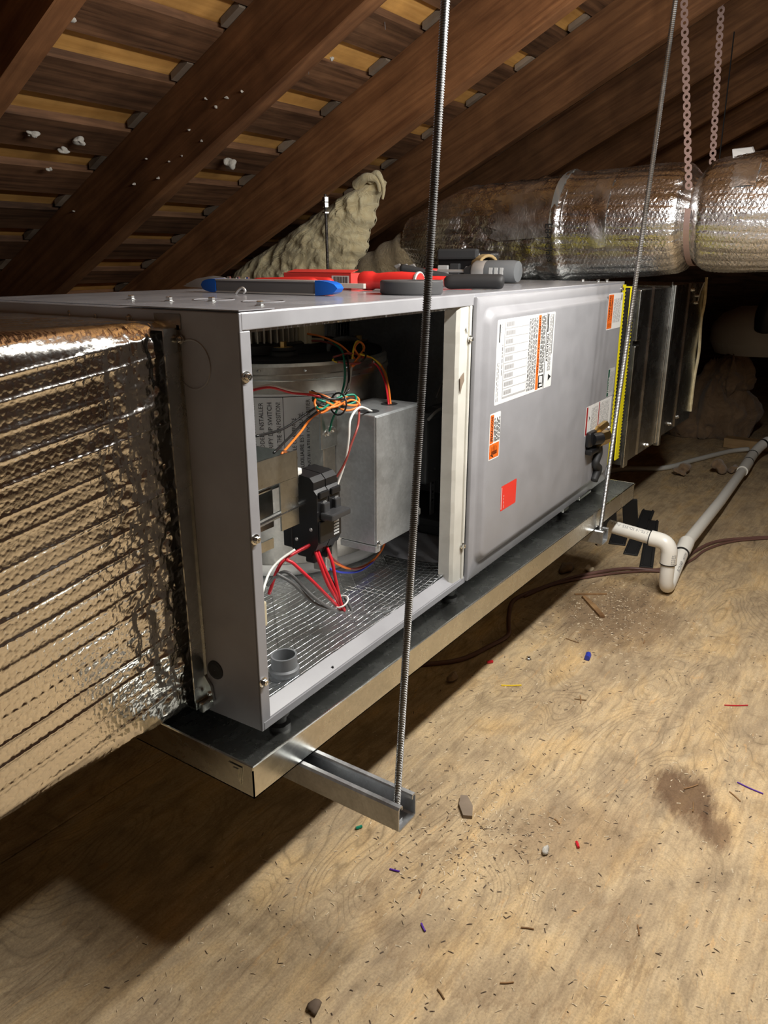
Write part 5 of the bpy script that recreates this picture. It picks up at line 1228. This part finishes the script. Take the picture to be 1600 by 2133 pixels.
pr = thing('pry_tool', 'hand tool with fat black grip and tapered steel tip', 'hand tool', (1.52, .80, TZ))
mb = MB(); mb.tube(smooth_path([(1.50, .866, TZ + .014), (1.508, .845, TZ + .0155), (1.52, .80, TZ + .0165), (1.532, .755, TZ + .0165), (1.536, .742, TZ + .0165)], 6), [.0085, .0105, .0125, .014, .0148] + [.0152] * 15 + [.0145, .0135, .0115, .008, .003], 16); mb.build('grip', 'black_rubber', pr, smooth=True)
mb = MB(); mb.cyl((1.50, .868, TZ + .013), (1.488, .898, TZ + .008), .008, 12, .002); mb.build('tip', 'tool_steel', pr, smooth=True, auto=40)
pp = thing('red_pliers', 'pliers with slim red grips and dark jaws lying behind the tape roll', 'pliers', (1.62, 1.0, TZ))
for k, (za, zb) in enumerate(((.012, .018), (.010, .010))):
    mb = MB(); mb.tube(smooth_path([(1.60 + .02 * k, 1.03, TZ + za), (1.63, .96, TZ + .013 + .004 * k), (1.66, .885, TZ + zb)], 6), [.004] * 3 + [.0075] * 8 + [.005, .003], 10); mb.build('grip', 'tool_red', pp, smooth=True)
mb = MB(); mb.tube(smooth_path([(1.60, 1.03, TZ + .012), (1.59, 1.06, TZ + .016), (1.58, 1.10, TZ + .010), (1.57, 1.15, TZ + .006)], 5), [.006] * 3 + [.012] * 6 + [.010] * 3 + [.006] * 3 + [.002], 10); mb.build('jaws', 'dark_grey_plastic', pp, smooth=True)
mb = MB(); mb.lathe((1.60, 1.035, TZ + .010), [(.0003, .012), (.008, .012), (.009, .009), (.009, 0)], 14); mb.build('pivot', 'tool_steel', pp)
cu = thing('cable_cutter', 'dark cable cutter with shiny jaws leaning against the tools', 'cutter', (1.80, 1.12, TZ))
mb = MB(); mb.tube(smooth_path([(1.78, 1.16, TZ + .040), (1.79, 1.08, TZ + .026), (1.80, 1.0, TZ + .012)], 6), [.010] * 12 + [.007], 12); mb.tube(smooth_path([(1.81, 1.17, TZ + .014), (1.82, 1.09, TZ + .016), (1.83, 1.01, TZ + .010)], 6), .010, 12); mb.build('grips', 'dark_grey_plastic', cu, smooth=True)
mb = MB()
for k in range(3): mb.poly([(1.79, 1.19 - .022 * k, TZ + .045), (1.79, 1.175 - .022 * k, TZ + .050), (1.79, 1.15 - .022 * k, TZ + .022), (1.79, 1.16 - .022 * k, TZ + .018)], (.008, 0, 0))
mb.build('jaws', 'tool_steel', cu)
cl = thing('stubby_driver', 'grey rounded jaw tool lying low beside the red carton', 'hand tool', (1.60, 1.24, TZ))
mb = MB(); mb.tube(smooth_path([(1.60, 1.29, TZ + .004), (1.60, 1.26, TZ + .012), (1.60, 1.22, TZ + .016), (1.60, 1.17, TZ + .010)], 6), [.004, .007, .010, .012, .013] + [.014] * 8 + [.012, .010, .008, .006, .005, .004], 12); mb.build('body', 'dark_grey_plastic', cl, smooth=True)

dr = thing('impact_driver', 'black and grey impact driver with battery lying on the cabinet top', 'power tool', (1.98, 1.08, TZ))
mb = MB(); mb.rbox((2.02, 1.055, TZ), (2.15, 1.195, TZ + .085), .012, 3); mb.build('battery', 'black_plastic', dr, smooth=True, auto=40)
mb = MB(); mb.rbox((2.012, 1.06, TZ + .060), (2.03, 1.19, TZ + .090), .006); mb.rbox((2.01, 1.115, TZ + .004), (2.022, 1.145, TZ + .05), .002); mb.build('battery_rail', 'dark_grey_plastic', dr)
for a_, c_ in (((2.0085, 1.150, TZ + .006), (2.02, 1.185, TZ + .045)), ((2.0085, 1.080, TZ + .010), (2.02, 1.095, TZ + .042))):
    mb = MB(); mb.rbox(a_, c_, .003); mb.build('battery_label', 'label_grey', dr)
mb = MB(); mb.tube(smooth_path([(2.08, 1.07, TZ + .045), (2.02, 1.04, TZ + .042), (1.98, 1.00, TZ + .034)], 6), .021, 16); mb.build('handle', 'black_rubber', dr, smooth=True)
mb = MB()
for k in range(9):
    t = k / 8; c = Vector((2.045 - .05 * t, 1.065 - .05 * t, TZ + .0445)); d = Vector((-.7, -.7, 0)).normalized(); s_ = Vector((.7, -.7, 0))
    mb.tube([c + (s_ * math.cos(a) + Vector((0, 0, 1)) * math.sin(a)) * .026 for a in [2 * math.pi * q / 16 for q in range(16)]], .0048, 6, closed=True)
mb.build('wrapped_cord', 'rope_tan', dr, smooth=True)
mb = MB(); mb.lathe((1.975, 0, TZ + .030), [(.0005, 1.075), (.010, 1.075), (.013, 1.065), (.020, 1.050), (.024, 1.035), (.024, 1.02)], 22, 'y'); mb.build('nose', 'dark_grey_plastic', dr, smooth=True, auto=40)
mb = MB(); mb.lathe((1.975, 0, TZ + .030), [(.0245, 1.045), (.0285, 1.038), (.0285, 1.006), (.0245, 1.0)], 22, 'y'); mb.build('hammer_case', 'tool_steel', dr, smooth=True, auto=40)
mb = MB(); mb.lathe((1.975, 0, TZ + .030), [(.0265, 1.01), (.0295, 1.0), (.0295, .93), (.027, .915), (.0005, .912)], 22, 'y'); mb.build('motor_case', 'grey_plastic', dr, smooth=True, auto=40)
mb = MB(); mb.lathe((1.975, 0, TZ + .030), [(.0003, 1.165), (.0045, 1.165), (.0045, 1.07)], 10, 'y'); mb.build('bit_shaft', 'tool_steel', dr)
mb = MB(); mb.tube([(1.975, 1.165, TZ + .030), (1.972, 1.195, TZ + .032), (1.97, 1.21, TZ + .034)], [.006, .008, .004], 10); mb.build('red_bit_tip', 'tool_red', dr, smooth=True)
mb = MB()
for k in range(3): mb.rbox((1.9452, .945 + .016 * k, TZ + .022), (1.9475, .956 + .016 * k, TZ + .040), .001)
mb.build('printed_marks', 'label_grey', dr)
curl = MB(); curl.tube(smooth_path([(1.055, 1.05, TZ + .001), (1.056, 1.043, TZ + .008), (1.057, 1.034, TZ + .012), (1.058, 1.028, TZ + .007), (1.058, 1.033, TZ + .003)], 4), .0024, 6); tag(curl.build('metal_curl', 'tool_steel', smooth=True), 'curled sliver of shiny metal in front of the blue-capped level', 'metal scrap')

# ------------------------------------------------------------------ scraps on the plywood
def scrap(name, label, cat, x, y, L, ang, r, mat, group=None, flat=False):
    o_ = thing if False else None
    mb = MB(); d = Vector((math.cos(ang), math.sin(ang), 0)) * L / 2
    if flat: 
        mb.rbox((-L / 2, -r, 0), (L / 2, r, r * .5), r * .2, 1); o = mb.build(name, mat); o.rotation_euler = (0, 0, ang)
    else:
        mb.tube(smooth_path([-d + Vector((0, 0, r)), Vector((d.y * .06, -d.x * .06, r)), d + Vector((0, 0, r))], 4), r, 7); o = mb.build(name, mat, smooth=True, auto=40)
    o.location = (x, y, 0.0002); tag(o, label, cat, group); return o
wg = 'snipped wire scraps on the plywood'
scrap('wire_scrap', 'yellow snipped wire on the plywood just outside the pan shadow', 'wire scrap', 1.553, .680, .050, -.96, .0018, 'wire_yellow', wg)
scrap('wire_scrap', 'long straight red snipped wire on the open plywood', 'wire scrap', 1.771, .204, .055, -.98, .0014, 'wire_red', wg)
scrap('wire_scrap', 'short fat blue wire sleeve on the plywood near the pan', 'wire scrap', 1.791, .573, .024, .2, .0075, 'wire_blue', wg)
scrap('wire_scrap', 'long thin blue-violet snipped wire beside the dark water stain', 'wire scrap', 1.467, .120, .050, -1.75, .0014, 'wire_purple', wg)
scrap('wire_scrap', 'violet snipped wire crossed on the plywood in front of the strut', 'wire scrap', .888, .584, .018, -1.3, .0016, 'wire_purple', wg)
scrap('wire_scrap', 'single dark violet wire bit on the bare plywood near the pale grain patch', 'wire scrap', .814, .481, .016, -2.2, .0017, 'wire_purple', wg)
scrap('wire_scrap', 'tiny red wire bit near the white insulation crumb', 'wire scrap', 1.122, .346, .014, .6, .0028, 'wire_red', wg)
scrap('wire_scrap', 'tiny green wire bit on the plywood beside the strut channel', 'wire scrap', .937, .696, .012, -.5, .003, 'wire_green', wg)
scrap('wire_scrap', 'red wire bit lying in the shadow beside the brown cord', 'wire scrap', 1.624, .775, .016, -.7, .004, 'wire_red', wg)
sg = 'wood slivers on the plywood'
mb = MB(); mb.poly([(-.07, -.006, .001), (.07, -.010, .001), (.075, .004, .001), (.0, .010, .001), (-.072, .004, .001)], (0, 0, .007)); o = mb.build('wood_sliver', 'splinter_wood'); o.location = (2.104, .672, 0); o.rotation_euler = (0, 0, 3.9); tag(o, 'broad brown wood sliver on the plywood between pan and pipe trap', 'wood sliver', sg)
mb = MB(); mb.poly([(-.05, -.003, .001), (.05, -.004, .001), (.052, .003, .001), (-.05, .003, .001)], (0, 0, .003)); o = mb.build('wood_sliver', 'splinter_wood'); o.location = (2.19, .71, 0); o.rotation_euler = (0, 0, 2.2 + 3.14); tag(o, 'reddish thin wood sliver beside the brown cord near the trap', 'wood sliver', sg)
mb = MB(); mb.poly([(-.028, -.010, .0005), (.0, -.014, .0005), (.03, -.007, .0005), (.032, .006, .0005), (.006, .012, .0005), (-.026, .007, .0005)], (0, 0, .007)); o = mb.build('wood_chip', 'grey_board'); o.location = (1.095, .559, 0); o.rotation_euler = (0, 0, .6); tag(o, 'curled brown wood chip lying by itself in front of the strut end', 'wood chip')
cr = random.Random(21)
for (x, y, L, a, lb) in ((1.863, .643, .04, -1.7, 'thin dark wood sliver beside the fat blue wire sleeve'), (1.588, .516, .035, .4, 'wood sliver crossed over another sliver on the open plywood'), (1.588, .516, .028, -1.2, 'shorter wood sliver lying under the crossing one'),
        (1.345, .20, .03, .2, 'thin wood sliver lying in the dark water stain'), (1.405, .218, .035, -.6, 'longer wood sliver at the upper rim of the dark water stain'), (1.423, .14, .03, .9, 'thin wood sliver between the water stain and the blue-violet wire'),
        (1.967, .477, .02, .1, 'short wood sliver alone between the pipe trap and the red wire'), (.87, .52, .02, .3, 'thin wood sliver next to the crossed violet wire'), (1.16, .40, .015, 1, 'tiny wood sliver next to the white insulation crumb'),
        (.905, .345, .02, 2, 'thin wood sliver on the rim of the pale ring-shaped stain'), (1.0, .2, .02, .4, 'short wood sliver on clean plywood below the red wire bit'), (.73, .40, .018, 1.1, 'thin wood sliver near the single dark violet wire bit'), (.80, .33, .02, -.9, 'thin wood sliver inside the pale ring-shaped stain')):
    scrap('wood_sliver', lb, 'wood sliver', x, y, L, a, .0013, 'splinter_wood', 'thin dark wood slivers')
def crumb(label, x, y, s, seed, mat, cat, grp=None, name='insulation_crumb'):
    o = lump(name, '', 'floor', (x, y), s, mat, seed, sub=2, amp=.9); tag(o, label, cat, grp); return o
crumb('small white insulation crumb alone on the plywood', 1.075, .388, .006, 91, 'white_wool', 'insulation')
crumb('pale insulation lump on the floor under the pan near the far strut', 2.328, .844, .020, 92, 'dusty_wrap', 'insulation')
crumb('pale insulation flake beside the lump under the pan', 2.369, .784, .014, 93, 'dust_cream', 'insulation')
crumb('grey flake lying in the shadow near the front of the pan', 1.494, .810, .012, 94, 'dusty_wrap', 'debris')
crumb('pinkish crumb of dirt on the plywood at the lower floor', .609, .534, .010, 95, 'mud_crumb', 'debris', name='dirt_crumb')
hex_screw('sheet_screw', (1.70, .70, .0005), (.3, .2, 1), .006); o = bpy.context.scene.collection.objects[-1]; tag(o, 'loose hex-head screw dropped on the plywood near the shadow edge', 'screw')
mb = MB(); cr2 = random.Random(5)
for i in range(2600):
    if i < 1500: x = cr2.uniform(.45, 2.2); y = cr2.uniform(-.05, .85)
    elif i < 2100: x = cr2.gauss(2.12, .13); y = cr2.gauss(.62, .09)
    else: x = cr2.gauss(1.05, .12); y = cr2.gauss(.50, .09)
    L = cr2.uniform(.001, .005); a = cr2.uniform(0, 6.28); wd = cr2.uniform(.0004, .0011); c, s_ = math.cos(a), math.sin(a); z = .0003
    mb.cur = 0 if cr2.random() < .62 else 1
    mb.add([(x - c * L + s_ * wd, y - s_ * L - c * wd, z), (x + c * L + s_ * wd, y + s_ * L - c * wd, z), (x + c * L - s_ * wd, y + s_ * L + c * wd, z + .0006), (x - c * L - s_ * wd, y - s_ * L + c * wd, z + .0006), (x, y, z + .0016)],
           [(0, 1, 4), (1, 2, 4), (2, 3, 4), (3, 0, 4)])
o = mb.build('sawdust', ['dust_cream', 'mud_crumb'], fixn=False); tag(o, 'fine sawdust and crumbs strewn over the plywood', 'sawdust', kind='stuff')
